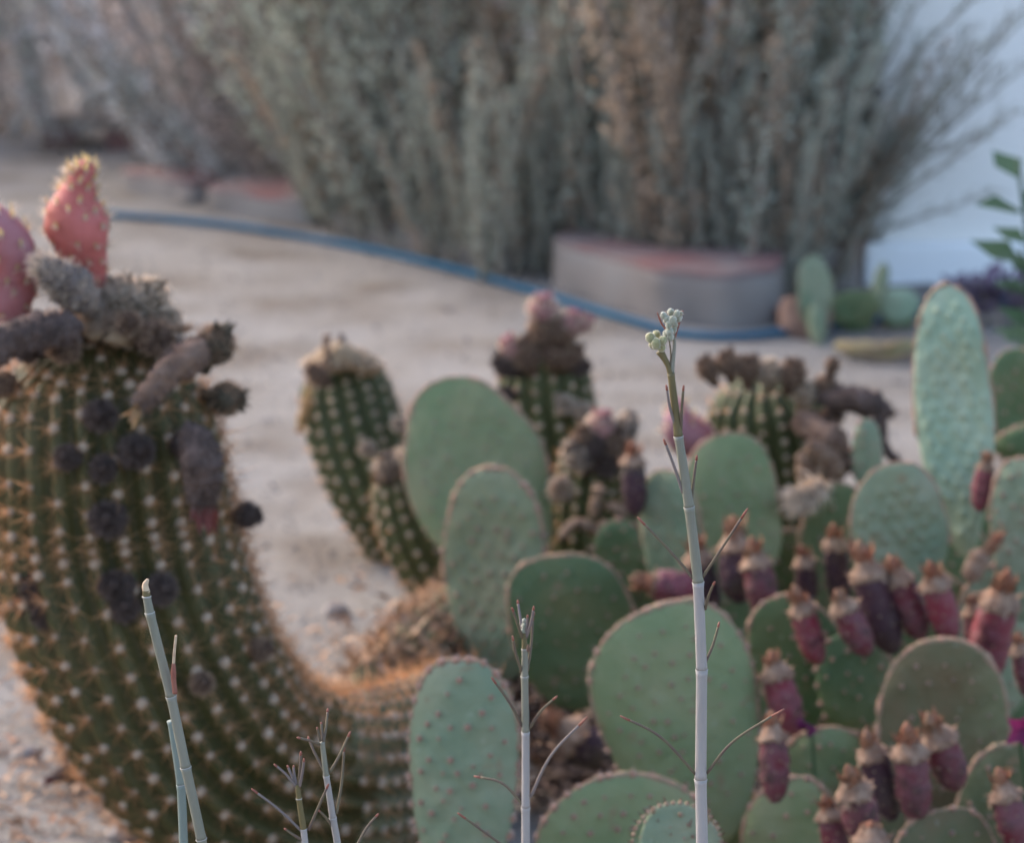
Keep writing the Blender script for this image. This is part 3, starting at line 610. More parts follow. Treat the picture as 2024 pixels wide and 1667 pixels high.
# smaller cacti
def small(label, ctl, nr, spacing, skin='cactus_pale', **k):
    P = [at(x, y, Y) for x, y, Y, r in ctl]; rad = [r*mpx(Y, y) for x, y, Y, r in ctl]
    seg = np.concatenate([[0], np.cumsum(np.linalg.norm(np.diff(np.array(P), axis=0), axis=1))]); seg /= seg[-1]
    return cactus('ribbed_cactus', label, P, np.interp(np.linspace(0, 1, 24), seg, rad), nr, spacing, k.pop('spL', 0.013), 0.00034, skin=skin, group='young ribbed cacti standing in the middle distance', **k)[0]
c1 = small('leaning ribbed cactus with pale woolly cap and thin dark spike, left of the green pads',
           [(830, 1180, 3.36, 58), (785, 1060, 3.36, 76), (740, 960, 3.36, 92), (705, 860, 3.37, 99), (682, 770, 3.38, 92), (668, 705, 3.38, 66)], 15, 0.0182, nsp=8, ar=0.0041, depth=0.2)
c2 = small('smallest ribbed cactus leaning beneath the pale capped one, beside the green pad',
           [(900, 1215, 3.22, 55), (855, 1130, 3.20, 66), (820, 1060, 3.19, 68), (795, 990, 3.19, 60), (782, 925, 3.19, 46)], 12, 0.0175, nsp=8, ar=0.0038, depth=0.2)
c3 = small('upright ribbed cactus crowned with pink and tan buds in the middle, behind the green pads',
           [(1130, 1080, 3.30, 62), (1115, 980, 3.30, 78), (1098, 890, 3.30, 92), (1082, 800, 3.30, 96), (1075, 735, 3.30, 90), (1072, 680, 3.30, 72)], 15, 0.0182, nsp=8, ar=0.0041, depth=0.2)
c4 = small('short ribbed cactus with dark wilted buds and tan dried flowers, left of the stalk',
           [(1160, 1150, 3.05, 70), (1165, 1060, 3.05, 80), (1172, 980, 3.05, 82), (1180, 900, 3.05, 72), (1185, 860, 3.05, 60)], 14, 0.0175, nsp=9, ar=0.0036, depth=0.2)
c5 = small('broad ribbed cactus capped with brown woolly buds, right of the flower stalk',
           [(1545, 1060, 3.10, 95), (1530, 970, 3.10, 112), (1525, 890, 3.10, 122), (1515, 800, 3.10, 120), (1510, 732, 3.10, 100)], 19, 0.0165, nsp=8, ar=0.0038, depth=0.18)
def buds(t, L, Y, s=1.0):
    for (x, y, r, k, d) in L:
        p = at(x, y, Y); put_bud(t, k, p, d, r*mpx(3.2, y))
U = (0, -0.15, 1)
m3 = mpx(3.2, 800)
# c1 cap: pale wool mound and spike
mb = MB()
for i in range(22):
    a = i*2.4; q = math.sqrt(i/22)*62; blob(mb, at(674+q*math.cos(a), 690+q*0.55, 3.35+0.035*math.sin(a)), (22*m3, 22*m3, 20*m3), 0, 0.25, nu=10, nv=7)
for i in range(900):
    a = random.uniform(0, 6.28); q = math.sqrt(random.random())*78; p = at(674+q*math.cos(a), 682+q*0.6, 3.35+0.04*math.sin(a)*q/78)
    spike(mb, p, [random.gauss(0, .5)+math.cos(a)*.5, random.gauss(0, .4)-0.2, 0.7], random.uniform(.006, .014), 0.0005, 1, bend=-.3)
mb.build('wool_cap', [M['bud_tan'], M['hair_white']], c1)
wilted(c1, [at(663, 722, 3.33), at(672, 695, 3.33), at(676, 660, 3.33)], [0.010, 0.0055, 0.003], 'grey_wool', 'hair_dark', nh=60, hl=.006)
wilted(c1, [at(652, 715, 3.31), at(645, 690, 3.31), at(647, 662, 3.31)], [0.004, 0.0035, 0.005], 'bud_brown', 'hair_white', nh=40, hl=.005)
wilted(c1, [at(612, 770, 3.33), at(603, 810, 3.33), at(590, 855, 3.33)], [0.004, 0.004, 0.006, 0.003], 'petal_dry', 'spine', nh=50, hl=.006)
buds(c1, [(628, 740, 22, 'brown', (-.6, -.3, .6)), (725, 888, 15, 'white', (0.1, -1, .4)), (788, 840, 14, 'white', (0.2, -1, .4))], 3.30)
buds(c2, [(768, 925, 26, 'grey', (-.2, -.2, 1)), (796, 915, 20, 'white', (.2, -.2, 1)), (752, 945, 14, 'brown', (-.8, -.2, .6))], 3.17)
buds(c3, [(1075, 655, 30, 'brown', U), (1112, 655, 28, 'brown', (.3, -.2, 1)), (1072, 612, 26, 'rose', U), (1128, 640, 24, 'rose', (.35, -.2, 1)), (1040, 700, 30, 'brown', (-.3, -.3, 1)), (1012, 690, 24, 'rose', (-.5, -.3, 1)),
          (1100, 700, 26, 'brown', (.2, -.4, 1)), (1000, 722, 24, 'dark', (-.8, -.2, .6)), (1130, 705, 24, 'brown', (.5, -.3, .8)), (1145, 725, 18, 'dark', (.9, -.3, .3)), (1115, 800, 16, 'white', (.1, -1, .3)), (1155, 640, 16, 'rose', (.6, -.2, .8)), (1000, 780, 16, 'dark', (-.9, -.5, .3)), (1150, 815, 16, 'white', (.4, -1, .3))], 3.25)
buds(c4, [(1190, 845, 26, 'rose', U), (1240, 835, 18, 'grey', (.4, -.2, 1)), (1180, 885, 30, 'dark', U), (1215, 880, 30, 'brown', (.4, -.3, 1)), (1145, 900, 28, 'grey', (-.5, -.4, 1)), (1200, 915, 26, 'dark', (.2, -.8, .6)), (1110, 970, 20, 'white', (-.7, -.5, .7)), (1160, 865, 22, 'brown', (-.3, -.3, 1))], 2.99)
wilted(c4, [at(1235, 870, 2.99), at(1245, 850, 2.98), at(1250, 825, 2.98)], [0.009, 0.007, 0.008], 'grey_wool', 'hair_white', nh=80, hl=.006)
for pts in ([(1175, 1020), (1180, 990), (1185, 965)], [(1200, 1000), (1225, 1010), (1225, 1040), (1195, 1045)], [(1110, 1060), (1140, 1035), (1175, 1045), (1200, 1040)], [(1105, 985), (1098, 960), (1115, 950)]):
    wilted(c4, [at(x, y, 2.93) for x, y in pts], [0.005, 0.0065, 0.005, 0.007], 'calyx', 'spine_pale', nh=60, hl=.006)
buds(c5, [(1400, 731, 22, 'brown', (-.5, -.2, 1)), (1440, 721, 23, 'brown', (-.2, -.2, 1)), (1480, 731, 23, 'brown', U), (1520, 741, 22, 'white', U), (1565, 741, 25, 'brown', (.2, -.2, 1)), (1590, 780, 20, 'white', (.3, -.5, 1)), (1630, 765, 19, 'brown', (.4, -.3, .8)), (1645, 725, 14, 'brown', (.2, -.1, 1)), (1600, 835, 20, 'brown', (.6, -.5, .5)), (1640, 830, 20, 'brown', (.7, -.3, .5)), (1640, 880, 15, 'brown', (.8, -.2, .2)), ], 3.02)
wilted(c5, [at(1640, 790, 3.02), at(1690, 790, 3.0), at(1725, 800, 3.0), at(1768, 820, 3.0)], [0.016, 0.012, 0.014, 0.003], 'bud_dark', 'hair_dark', nh=160)
wilted(c5, [at(1715, 800, 3.0), at(1735, 840, 3.0), at(1745, 885, 3.0), at(1790, 925, 3.0)], [0.013, 0.010, 0.006, 0.004], 'bud_dark', 'hair_dark', nh=120)
wilted(c5, [at(1580, 830, 3.0), at(1640, 870, 2.97), at(1660, 915, 2.97), at(1640, 940, 2.97)], [0.012, 0.016, 0.014, 0.009], 'bud_brown', 'hair_dark', nh=160)
for pts in ([(1600, 880), (1630, 905), (1610, 950)], [(1590, 900), (1595, 940), (1620, 975)], [(1640, 900), (1650, 930), (1625, 960)]):
    wilted(c5, [at(x, y, 2.95) for x, y in pts], [0.008, 0.010, 0.004], 'calyx', 'spine_pale', nh=60, hl=.008)
wilted(c5, [at(1620, 960, 2.9), at(1600, 980, 2.88), at(1570, 990, 2.87)], [0.006, 0.007, 0.005], 'calyx', 'hair_white', nh=500, hl=.022)
pink_fruit(c5, [at(1395, 850, 3.06), at(1370, 865, 3.04), at(1345, 840, 3.03), at(1338, 790, 3.03)], np.array([18, 40, 42, 30, 10])*m3, 'mauve', 30, label='dull pink bud beside the flower stalk')

# ------------------------------------------------------------------ prickly pears
def outline(tt, W, H, nar, sq):
    v = (1-np.cos(tt))/2
    x = np.sign(np.sin(tt))*np.abs(np.sin(tt))**sq*W/2*(1-nar*(1-v)**1.6); return x, v*H
PA_ME = {}
def pad_areole_mesh(kind):
    if kind in PA_ME: return PA_ME[kind]
    mb = MB(); blob(mb, (0, 0, 0.1), (1, 1, 0.8), 0, 0.25, nu=7, nv=5)
    for i in range(7): spike(mb, np.array([0, 0, 0.3]), [random.gauss(0, .6), random.gauss(0, .6), 1], random.uniform(0.9, 1.9), 0.12, 0)
    PA_ME[kind] = mb.mesh('areole_'+kind, M['areole'] if kind == 'brown' else M['areole_pale']); return PA_ME[kind]
def pad(t, base, top, wpx, Y, m='pad_green', yaw=0, nar=0.45, sq=0.9, T=0.017, Yt=None, bump=0.0012, sp=0.0185, ar=0.0021, indiv=False, kind='brown', rim=True, bendy=0.0, label=None, name='pad'):
    """base, top photo pixels; pad faces the camera, turned by yaw about its long axis"""
    A = at(*base, Y); Bp = at(*top, Yt or Y); H = np.linalg.norm(Bp-A); Z = nrm(Bp-A)
    W = wpx*mpx(Y, (base[1]+top[1])/2); f = np.array([0, -1., 0]); yv = nrm(f-Z*np.dot(f, Z)); xv = np.cross(Z, yv)*-1
    ca, sa = math.cos(R(yaw)), math.sin(R(yaw)); xv, yv = xv*ca+yv*sa, yv*ca-xv*sa; W = W/max(0.35, abs(ca))
    nth, nrad = (132, 50) if bump > 0.002 else (84, 24); tt = np.arange(nth)/nth*2*PI; ox, oz = outline(tt, W, H, nar, sq)
    off = random.random()*90
    wob = np.array([mnoise.noise(Vector((math.cos(a)*1.3+off, math.sin(a)*1.3, 0))) for a in tt]); cz = H*0.52
    ox = ox*(1+0.11*wob)+W*0.05*random.uniform(-1, 1)*((oz/H)**2-0.3); ozc = (oz-cz)*(1+0.06*np.roll(wob, 20)); 
    pol = np.arctan2(ox, -ozc); rpol = np.hypot(ox, ozc); order = np.argsort(pol); pp = pol[order]; rp = rpol[order]
    def rmax(x, z): return np.interp(np.arctan2(x, -(z-cz)), pp, rp, period=2*PI)
    # areole grid
    arx = []
    rows = int(H/(sp*0.75))
    for i in range(1, rows+1):
        z = i*sp*0.75; 
        for j in range(-12, 13):
            x = (j+0.5*(i % 2))*sp+sp*0.13*random.gauss(0, 1)+z*0.06; zz = z+sp*0.13*random.gauss(0, 1)
            if random.random() < 0.10 and bump < 0.002: continue
            if math.hypot(x, zz-cz) < rmax(x, zz)*0.86: arx.append((x, zz))
    arx = np.array(arx) if arx else np.zeros((0, 2))
    def thick(r): return T/2*np.power(np.clip(1-r**3.2, 0, 1), 0.55)
    bd = bendy*H; sw = random.uniform(-1, 1)*0.004
    kk = random.uniform(-.010, .010); of = random.random()*40
    def yoff(x, z): return bd*((z/H)**2)+0.10*bd+sw*np.sin(3*x/W+2*z/H)+kk*(2*x/W)**2+0.006*mnoise.noise(Vector((x*11+of, z*11, 0)))+0.0014*mnoise.noise(Vector((x*55+of, z*55, 3)))
    def bumps(x, z):
        if not len(arx) or bump == 0: return 0
        d2 = (x-arx[:, 0])**2+(z-arx[:, 1])**2; return bump*np.exp(-d2/((sp*0.27)**2)).sum()
    mb = MB(); V = []; F = []
    for side in (1, -1):
        for i in range(nrad+1):
            r = math.sin(i/nrad*PI/2)
            for j in range(nth):
                x = ox[j]*r; z = cz+ozc[j]*r; y = side*(thick(r)+(bumps(x, z) if r < 0.97 else 0))+yoff(x, z)
                V.append((x, y, z))
    V = np.array(V); ns = (nrad+1)*nth
    for i in range(nrad):
        for j in range(nth):
            a, b = i*nth+j, i*nth+(j+1) % nth; F.append((a, a+nth, b+nth, b)); F.append((ns+b, ns+b+nth, ns+a+nth, ns+a))
    Wd = A+np.outer(V[:, 0], xv)+np.outer(V[:, 1], yv)+np.outer(V[:, 2], Z)
    o = None; mb.add(Wd, F); pm = mb.mesh('pad', M[m]); o = link(name, pm, t)
    # merge rim
    import bmesh
    b = bmesh.new(); b.from_mesh(pm); bmesh.ops.remove_doubles(b, verts=b.verts, dist=0.00025); bmesh.ops.recalc_face_normals(b, faces=b.faces); b.to_mesh(pm); b.free()
    if label: o['label'] = label
    W_ = np.array(t['_w'])
    def world(x, y, z): return A+x*xv+y*yv+z*Z
    cells = []
    for (x, z) in arx:
        r = math.hypot(x, z-cz)/rmax(x, z); y0 = thick(r)+bump*0.9
        cells.append((world(x, y0+yoff(x, z), z), yv, 1)); cells.append((world(x, -y0+yoff(x, z), z), -yv, 0))
    nrim = int((H*2+W)/(sp*0.72)); rimc = []
    cum = np.concatenate([[0], np.cumsum(np.hypot(np.diff(np.append(ox, ox[0])), np.diff(np.append(oz, oz[0]))))])
    for q in np.arange(0, cum[-1], sp*0.75):
        u = np.interp(q, cum, np.arange(nth+1)); j = int(u) % nth; x, z = ox[j]*0.985, cz+ozc[j]*0.985
        if z < H*0.12: continue
        n = nrm(x*xv*1.0/W+(z-cz)*Z/H); n = nrm(n); rimc.append((world(x, yoff(x, z), z), n, 2))
    st = MB()
    for (p, n, k) in cells+rimc:
        z = ar*random.uniform(0.7, 1.25)*(1.6 if k == 2 else 1)
        if (indiv and k >= 1):
            a = link('areole', pad_areole_mesh(kind), None); a.parent = o; a.location = tuple(p); a.rotation_mode = 'QUATERNION'; a.rotation_quaternion = Vector(n).to_track_quat('Z', 'Y'); a.scale = (z, z, z)
        else:
            blob(st, p, (z, z, z*0.7), 0, 0.2, axis=n, nu=6, nv=4)
            if k: 
                for _ in range(3): spike(st, p, n+np.random.normal(0, .5, 3), z*1.8, z*0.12)
    if st.n:
        so = link('areoles', st.mesh('areoles', M['areole'] if kind == 'brown' else M['areole_pale'])); so.parent = o; so['kind'] = 'stuff'
    if rim:
        rb = MB(); js = [j for j in range(nth) if (cz+ozc[j]) > H*0.45]; js.sort(key=lambda j: ((tt[j])))
        path = [world(ox[j]*0.992, yoff(ox[j], cz+ozc[j]), cz+ozc[j]*0.992) for j in js]
        tube(rb, path, [0.0013+0.0018*abs(mnoise.noise(Vector(p*70)))*2 for p in path], 6, jit=0.3)
        ro = link('corky_rim', rb.mesh('corky_rim', M['rim'])); ro.parent = o
    return o

def fruit(t, base, top, wpx, Y, m='tuna', stub='stub', Yt=None, cap=1.0, stubL=1.0, bend=0.0, name='prickly_pear_fruit', label=None, sdir=(0, 0)):
    """base/top px of the barrel body (crown at top)"""
    A = at(*base, Y); B = at(*top, Yt or Y); mid = (A+B)/2+np.array([bend, 0, 0]); r = wpx/2*mpx(Y, top[1]); H = np.linalg.norm(B-A)
    r *= random.uniform(.72, .94); B = B+np.array([random.uniform(-.2, .2)*r, random.uniform(-.3, .3)*r, 0]); C = catmull([A, mid, B], 14); prof = np.array([0.38, 0.62, 0.78, 0.88, 0.95, 1.0, 1.02, 1.03, 1.02, 1.0, 0.98, 0.96, 0.93, 0.86])
    mb = MB(); tube(mb, C, prof*r, 16, 0, jit=0.09); T, N, Bn = frames(C)
    for i in range(34):
        k = 1+int((i/34)*12); a = i*2.4; nn = N[k]*math.cos(a)+Bn[k]*math.sin(a); p = C[k]+nn*prof[k]*r*1.0
        z_ = random.uniform(.0007, .0014); blob(mb, p, (z_, z_, z_*.7), 1, 0.3, axis=nn, nu=5, nv=4)
        for _ in range(3): spike(mb, p, nn+np.random.normal(0, .5, 3), 0.004, 0.0002, 1)
    o = mb.build(name, [M[m], M['areole_pale']], t)
    if label: o['label'] = label
    # ragged dry calyx + flower stub as sub-parts
    cy = MB(); T_, N_, B_ = T[-1], N[-1], Bn[-1]; n = 22; V = []; levels = [(-0.16, 0.95), (0.00, 1.14), (0.16, 0.98), (0.5, 0.70), (0.95, 0.44)]
    off = random.random()*99
    for li, (h, s) in enumerate(levels):
        for j in range(n):
            a = 2*PI*j/n; q = s*(1+0.20*mnoise.noise(Vector((math.cos(a)*2.4+off, math.sin(a)*2.4, li)))+random.uniform(-.05, .05)); hh = h+0.17*random.uniform(-1, 1)
            V.append(B+r*cap*q*(math.cos(a)*N_+math.sin(a)*B_)+T_*r*hh*cap)
    F = [(i*n+j, i*n+(j+1) % n, (i+1)*n+(j+1) % n, (i+1)*n+j) for i in range(4) for j in range(n)]
    cy.add(V, F)
    for j in range(14):
        a = 2*PI*j/14+random.random()*.3; dd = math.cos(a)*N_+math.sin(a)*B_; leafquad(cy, B+r*cap*0.85*dd+T_*r*0.05, dd*0.9+T_*random.uniform(-.9, 1.2), T_, r*random.uniform(.3, .75), r*0.35)
    co = link('dried_calyx', cy.mesh('dried_calyx', M['calyx'])); co.parent = o
    sb = MB(); sd = nrm(T_+N_*random.uniform(-.15, .15)+np.array([sdir[0], 0, sdir[1]])); L = r*1.75*stubL
    tube(sb, [B+T_*r*0.25, B+T_*r*0.3+sd*L*0.3, B+sd*L*0.65+T_*r*.3, B+sd*L+T_*r*0.2+N_*r*0.12], np.array([0.66, 0.56, 0.42, 0.40, 0.27, 0.08])*r, 10, 0, jit=0.28, res=16)
    for j in range(16):
        a = j*2.4; dd = math.cos(a)*N_+math.sin(a)*B_; leafquad(sb, B+T_*r*0.3+dd*r*0.42+sd*L*random.uniform(.0, .45), sd+dd*random.uniform(-.1, .6), dd, L*random.uniform(.35, .7), r*0.4)
    so = link('flower_stub', sb.mesh('flower_stub', M[stub])); so.parent = o
    return o
GP = 'prickly pears in the foreground clump'
def PP_(label, x, Y): return thing('prickly_pear', label, 'prickly pear', (at(x, 1500, Y)[0], Y, 0), GP)
def root_pad(t, top, wpx, Y, m='pad_deep', n=1, yaw=0, dx=0):
    """lower pads down to the soil below a visible pad (mostly hidden)"""
    A = at(*top, Y); L = A[2]+0.01
    yb = 833.5; # find pixel row of the ground at this Y
    for y in range(int(top[1]), 6000, 4):
        if at(top[0], y, Y)[2] <= -0.01: yb = y; break
    for i in range(n):
        pad(t, (top[0]+dx*(1-i/n), top[1]+(yb-top[1])*(i+1)/n), (top[0]+dx*(1-(i+1)/n) if i else top[0], top[1]+(yb-top[1])*i/n-20), wpx, Y+0.012, m, yaw, rim=False)

# A: blue green front pad
t = PP_('blue green prickly pad dotted with brown areoles, front left beside the thin stalk', 915, 2.18)
pad(t, (915, 1790), (915, 1296), 238, 2.16, 'pad_blue', yaw=-8, nar=0.25, sq=0.85, indiv=True, sp=0.0165, ar=0.0023, T=0.02, bump=0.0018, label='upright blue green pad with brown areoles')
# B: olive low pad in front, bottom centre
t = PP_('low green pad with a red brown corky rim at the bottom centre', 1250, 2.2)
pad(t, (1240, 1860), (1240, 1538), 385, 2.20, 'pad_green', yaw=6, nar=0.2, sq=0.8, indiv=True, sp=0.0185, ar=0.0022, T=0.022, label='broad low pad')
# C: big green pad
t = PP_('broad green pad with a pinkish corky rim, directly behind the main flower stalk', 1330, 2.33)
pad(t, (1395, 1680), (1300, 1196), 352, 2.33, 'pad_green', yaw=8, nar=0.3, sq=0.72, indiv=True, sp=0.0195, ar=0.0019, T=0.022, Yt=2.36, label='broad green pad')
# D: three pads centre
t = PP_('group of tall green pads standing left of centre behind the thin stalk', 1010, 2.85)
pad(t, (1015, 1180), (890, 752), 292, 2.98, 'pad_green', yaw=10, nar=0.25, sq=0.85, Yt=3.05, sp=0.021, ar=0.0016, label='large back pad, evenly green')
pad(t, (985, 1345), (985, 930), 205, 2.80, 'pad_blue', yaw=-22, nar=0.15, sq=0.72, sp=0.019, ar=0.0024, bump=0.002, label='narrow blue green pad leaning against the large one')
pad(t, (1150, 1400), (1105, 1092), 270, 2.68, 'pad_deep', yaw=5, nar=0.25, sq=0.75, sp=0.020, ar=0.0017, label='darker round pad in front')
pad(t, (1050, 1400), (1035, 1130), 150, 2.92, 'pad_deep', yaw=10, rim=False)
# E: pads mid
t = PP_('cluster of rounded blue green pads in front of the broad brown capped ribbed cactus', 1400, 2.85)
pad(t, (1475, 1190), (1425, 862), 210, 2.86, 'pad_green', yaw=8, nar=0.3, sq=0.8, sp=0.021, ar=0.0017, Yt=2.9)
pad(t, (1345, 1220), (1320, 928), 128, 2.80, 'pad_blue', yaw=-30, nar=0.2, sq=0.8, sp=0.019, ar=0.0015)
pad(t, (1235, 1180), (1218, 1030), 110, 2.9, 'pad_deep', yaw=0, nar=0.2, rim=False)
pad(t, (1650, 1260), (1660, 955), 180, 2.92, 'pad_deep', yaw=15, nar=0.3)
pad(t, (1725, 1000), (1713, 830), 70, 2.95, 'pad_blue', yaw=20, nar=0.3, sq=0.9, rim=False)
pad(t, (1440, 1480), (1420, 1155), 240, 2.72, 'pad_deep', yaw=10, nar=0.2)
pad(t, (1620, 1500), (1690, 1240), 220, 2.8, 'pad_deep', yaw=-20, nar=0.2)
for x, w_ in ((1470, 170), (1330, 120), (1640, 200)): root_pad(t, (x, 1300), w_, 2.80)
pad(t, (1560, 1400), (1555, 1045), 200, 2.98, 'pad_deep', yaw=5, nar=0.2)  # dark filler pad, added so the gap between the pads reads dark
pad(t, (1270, 1400), (1262, 1000), 170, 2.96, 'pad_deep', yaw=5, nar=0.2, rim=False)  # added dark backing pad, hides bright ground between the pads
tE = t
# F: tall bumpy pads on the right
t = PP_('tall pale bumpy pad and its blue green neighbours at the right edge', 1860, 2.7)
pad(t, (1908, 1110), (1868, 558), 170, 2.66, 'pad_pale', yaw=-12, nar=0.35, sq=1.08, bump=0.0036, sp=0.0150, ar=0.0010, kind='pale', T=0.02, Yt=2.72, label='tall narrow pale pad covered in raised bumps')
pad(t, (1790, 1230), (1758, 918), 205, 2.62, 'pad_blue', yaw=8, nar=0.2, sq=0.78, bump=0.0030, sp=0.0155, ar=0.0011, T=0.02, label='oval blue green bumpy pad with brown rim')
pad(t, (2030, 1230), (2010, 905), 120, 2.60, 'pad_blue', yaw=-15, nar=0.2, sq=0.8, bump=0.002, label='blue green pad cut by the right edge')
pad(t, (2040, 960), (2000, 690), 140, 3.0, 'pad_deep', yaw=10, nar=0.2, sq=0.8, rim=False)
pad(t, (2030, 900), (2010, 845), 110, 2.8, 'pad_deep', yaw=10, nar=0.1, sq=0.8)
pad(t, (1975, 1420), (1985, 1120), 190, 2.64, 'pad_blue', yaw=15, nar=0.2)
pad(t, (1850, 1400), (1840, 1130), 190, 2.66, 'pad_deep', yaw=-10, nar=0.2)
for x, w_ in ((1985, 190), (1840, 200)): root_pad(t, (x, 1370), w_, 2.64)
pad(t, (1870, 1300), (1870, 1020), 210, 2.84, 'pad_deep', yaw=0, nar=0.2)  # added dark filler behind the fruits, darkens the bright gap there
pad(t, (1955, 1300), (1950, 965), 170, 2.88, 'pad_deep', yaw=0, nar=0.2, rim=False)  # added filler pad, closes a bright sliver of ground with a dark backing
tF = t
# G: olive fruiting plant bottom right
t = PP_('olive brown prickly pear loaded with purple fruits at the bottom right', 1830, 2.35)
pad(t, (1880, 1690), (1855, 1262), 275, 2.36, 'pad_olive', yaw=-6, nar=0.15, sq=0.78, sp=0.021, ar=0.0018, T=0.022, label='large olive brown pad')
pad(t, (1870, 1900), (1850, 1598), 240, 2.16, 'pad_olive', yaw=10, nar=0.1, sq=0.8, sp=0.021, label='low olive pad under the fruits')
pad(t, (1625, 1660), (1635, 1440), 190, 2.38, 'pad_green', yaw=5, nar=0.15, sq=0.8)
pad(t, (1590, 1850), (1560, 1540), 210, 2.26, 'pad_green', yaw=-8, nar=0.15, sq=0.8)
pad(t, (1690, 1480), (1520, 1180), 210, 2.50, 'pad_deep', yaw=-10, nar=0.2, sq=0.85, label='dim dark green pad slanting behind the fruits')
pad(t, (1745, 1480), (1655, 1260), 170, 2.46, 'pad_deep', yaw=15, nar=0.2, rim=False)
pad(t, (2020, 1800), (2000, 1480), 230, 2.28, 'pad_olive', yaw=-8, nar=0.1, sq=0.8)
pad(t, (1720, 1830), (1735, 1560), 220, 2.30, 'pad_olive', yaw=0, nar=0.1)
for x, y, w_, Y in ((1880, 1660, 230, 2.37), (1660, 1640, 200, 2.40)): root_pad(t, (x, y), w_, Y)
pad(t, (1490, 1850), (1480, 1570), 200, 2.42, 'pad_deep', yaw=0, nar=0.2)  # dark filler pad added low down to darken the gap to bright ground
tG = t
# fruits
for (pl, b, tp, w_, Y, m, kw) in [
    (tE, (1255, 1020), (1250, 915), 66, 2.80, 'tuna_dark', {}),
    (tE, (1380, 1170), (1290, 1155), 78, 2.62, 'tuna_red', {'cap': 0.7, 'stubL': 0.8, 'label': 'crimson fruit lying sideways'}),
    (tE, (1400, 1220), (1385, 1110), 82, 2.66, 'tuna_dark', {}), (tE, (1462, 1190), (1452, 1088), 76, 2.64, 'tuna_dark', {}),
    (tE, (1512, 1215), (1500, 1120), 70, 2.60, 'tuna', {}), (tE, (1600, 1190), (1592, 1112), 56, 2.66, 'tuna_dark', {}), (tE, (1665, 1200), (1645, 1078), 62, 2.66, 'tuna_dark', {}),
    (tG, (1765, 1290), (1712, 1138), 88, 2.44, 'tuna_dark', {'stubL': 1.1}), (tG, (1820, 1262), (1782, 1150), 74, 2.44, 'tuna', {}), (tG, (1880, 1262), (1845, 1156), 72, 2.42, 'tuna_red', {}),
    (tG, (1618, 1312), (1586, 1208), 66, 2.42, 'tuna_red', {'stubL': 1.2}), (tG, (1715, 1295), (1668, 1205), 72, 2.40, 'tuna', {'stubL': 0.8}),
    (tF, (1935, 1010), (1945, 925), 52, 2.62, 'tuna_red', {'cap': 0.9}), (tF, (1915, 1150), (1932, 1105), 54, 2.56, 'calyx', {'stubL': 2.0, 'sdir': (.8, .3), 'label': 'withered tan fruit'}),
    (tF, (1945, 1350), (1970, 1190), 84, 2.46, 'tuna_red', {'label': 'large crimson fruit with a bent crown'}), (tF, (1930, 1290), (1925, 1215), 56, 2.50, 'tuna', {}),
    (tG, (1572, 1450), (1530, 1336), 68, 2.36, 'tuna_red', {'stubL': 0.8}), (tG, (1532, 1585), (1532, 1462), 62, 2.18, 'tuna', {'label': 'slim fruit with red stub beside the broad green pad'}),
    (tG, (1765, 1620), (1722, 1490), 80, 2.18, 'tuna_dark', {}), (tG, (1812, 1620), (1798, 1492), 82, 2.16, 'tuna', {}), (tG, (1890, 1560), (1858, 1462), 84, 2.20, 'tuna', {}),
    (tG, (1715, 1670), (1690, 1566), 84, 2.12, 'tuna', {}), (tG, (1660, 1700), (1640, 1618), 66, 2.14, 'tuna', {}), (tG, (2015, 1680), (1990, 1580), 78, 2.14, 'tuna', {}),
    (tG, (1725, 1760), (1722, 1668), 80, 2.08, 'tuna_red', {'stubL': 0.5}), (tF, (2035, 1380), (2020, 1290), 54, 2.40, 'tuna', {})]:
    fruit(pl, b, tp, w_, Y, m, **kw)
# fallen fruit
t = thing('fallen_fruit', 'fallen purple fruit with tan dried flower, on the litter beside the broad green pad', 'fruit', gpt(1140, 1500))
fruit(t, (1195, 1500), (1120, 1455), 90, 2.55, 'tuna_dark', cap=1.1, sdir=(-.6, .8))
# magenta flower at right edge
t = thing('magenta_flower', 'magenta flower at the right edge beside the olive pad', 'flower', at(2015, 1440, 2.2)); 
st = MB(); tube(st, [at(2012, 1440, 2.2), at(2030, 1600, 2.22), np.array([at(2040, 1700, 2.25)[0], 2.25, -0.01])], 0.0018, 6, res=10); st.build('stem', M['leafgreen'], t)
for i in range(5):
    a = i*1.25; mb = MB(); leafquad(mb, at(2022, 1440, 2.2), [math.cos(a), -0.5, math.sin(a)], [0, -1, 0.1], 0.02, 0.012); mb.build('petal', M['magenta'], t)
t = thing('magenta_flower', 'small magenta petals tucked behind the crimson fruit at centre right', 'flower', at(1600, 1435, 2.42))
for i in range(4):
    a = i*0.8+2.0; mb = MB(); leafquad(mb, at(1595+i*6, 1436, 2.34), [math.cos(a), -0.3, 0.3*math.sin(a)], [0, -.5, 1], 0.014, 0.010); mb.build('petal', M['magenta'], t)
st = MB(); tube(st, [at(1604, 1438, 2.34), at(1610, 1560, 2.35), np.array([at(1612, 1700, 2.36)[0], 2.36, -0.01])], 0.0015, 6, res=8); st.build('stem', M['leafgreen'], t)

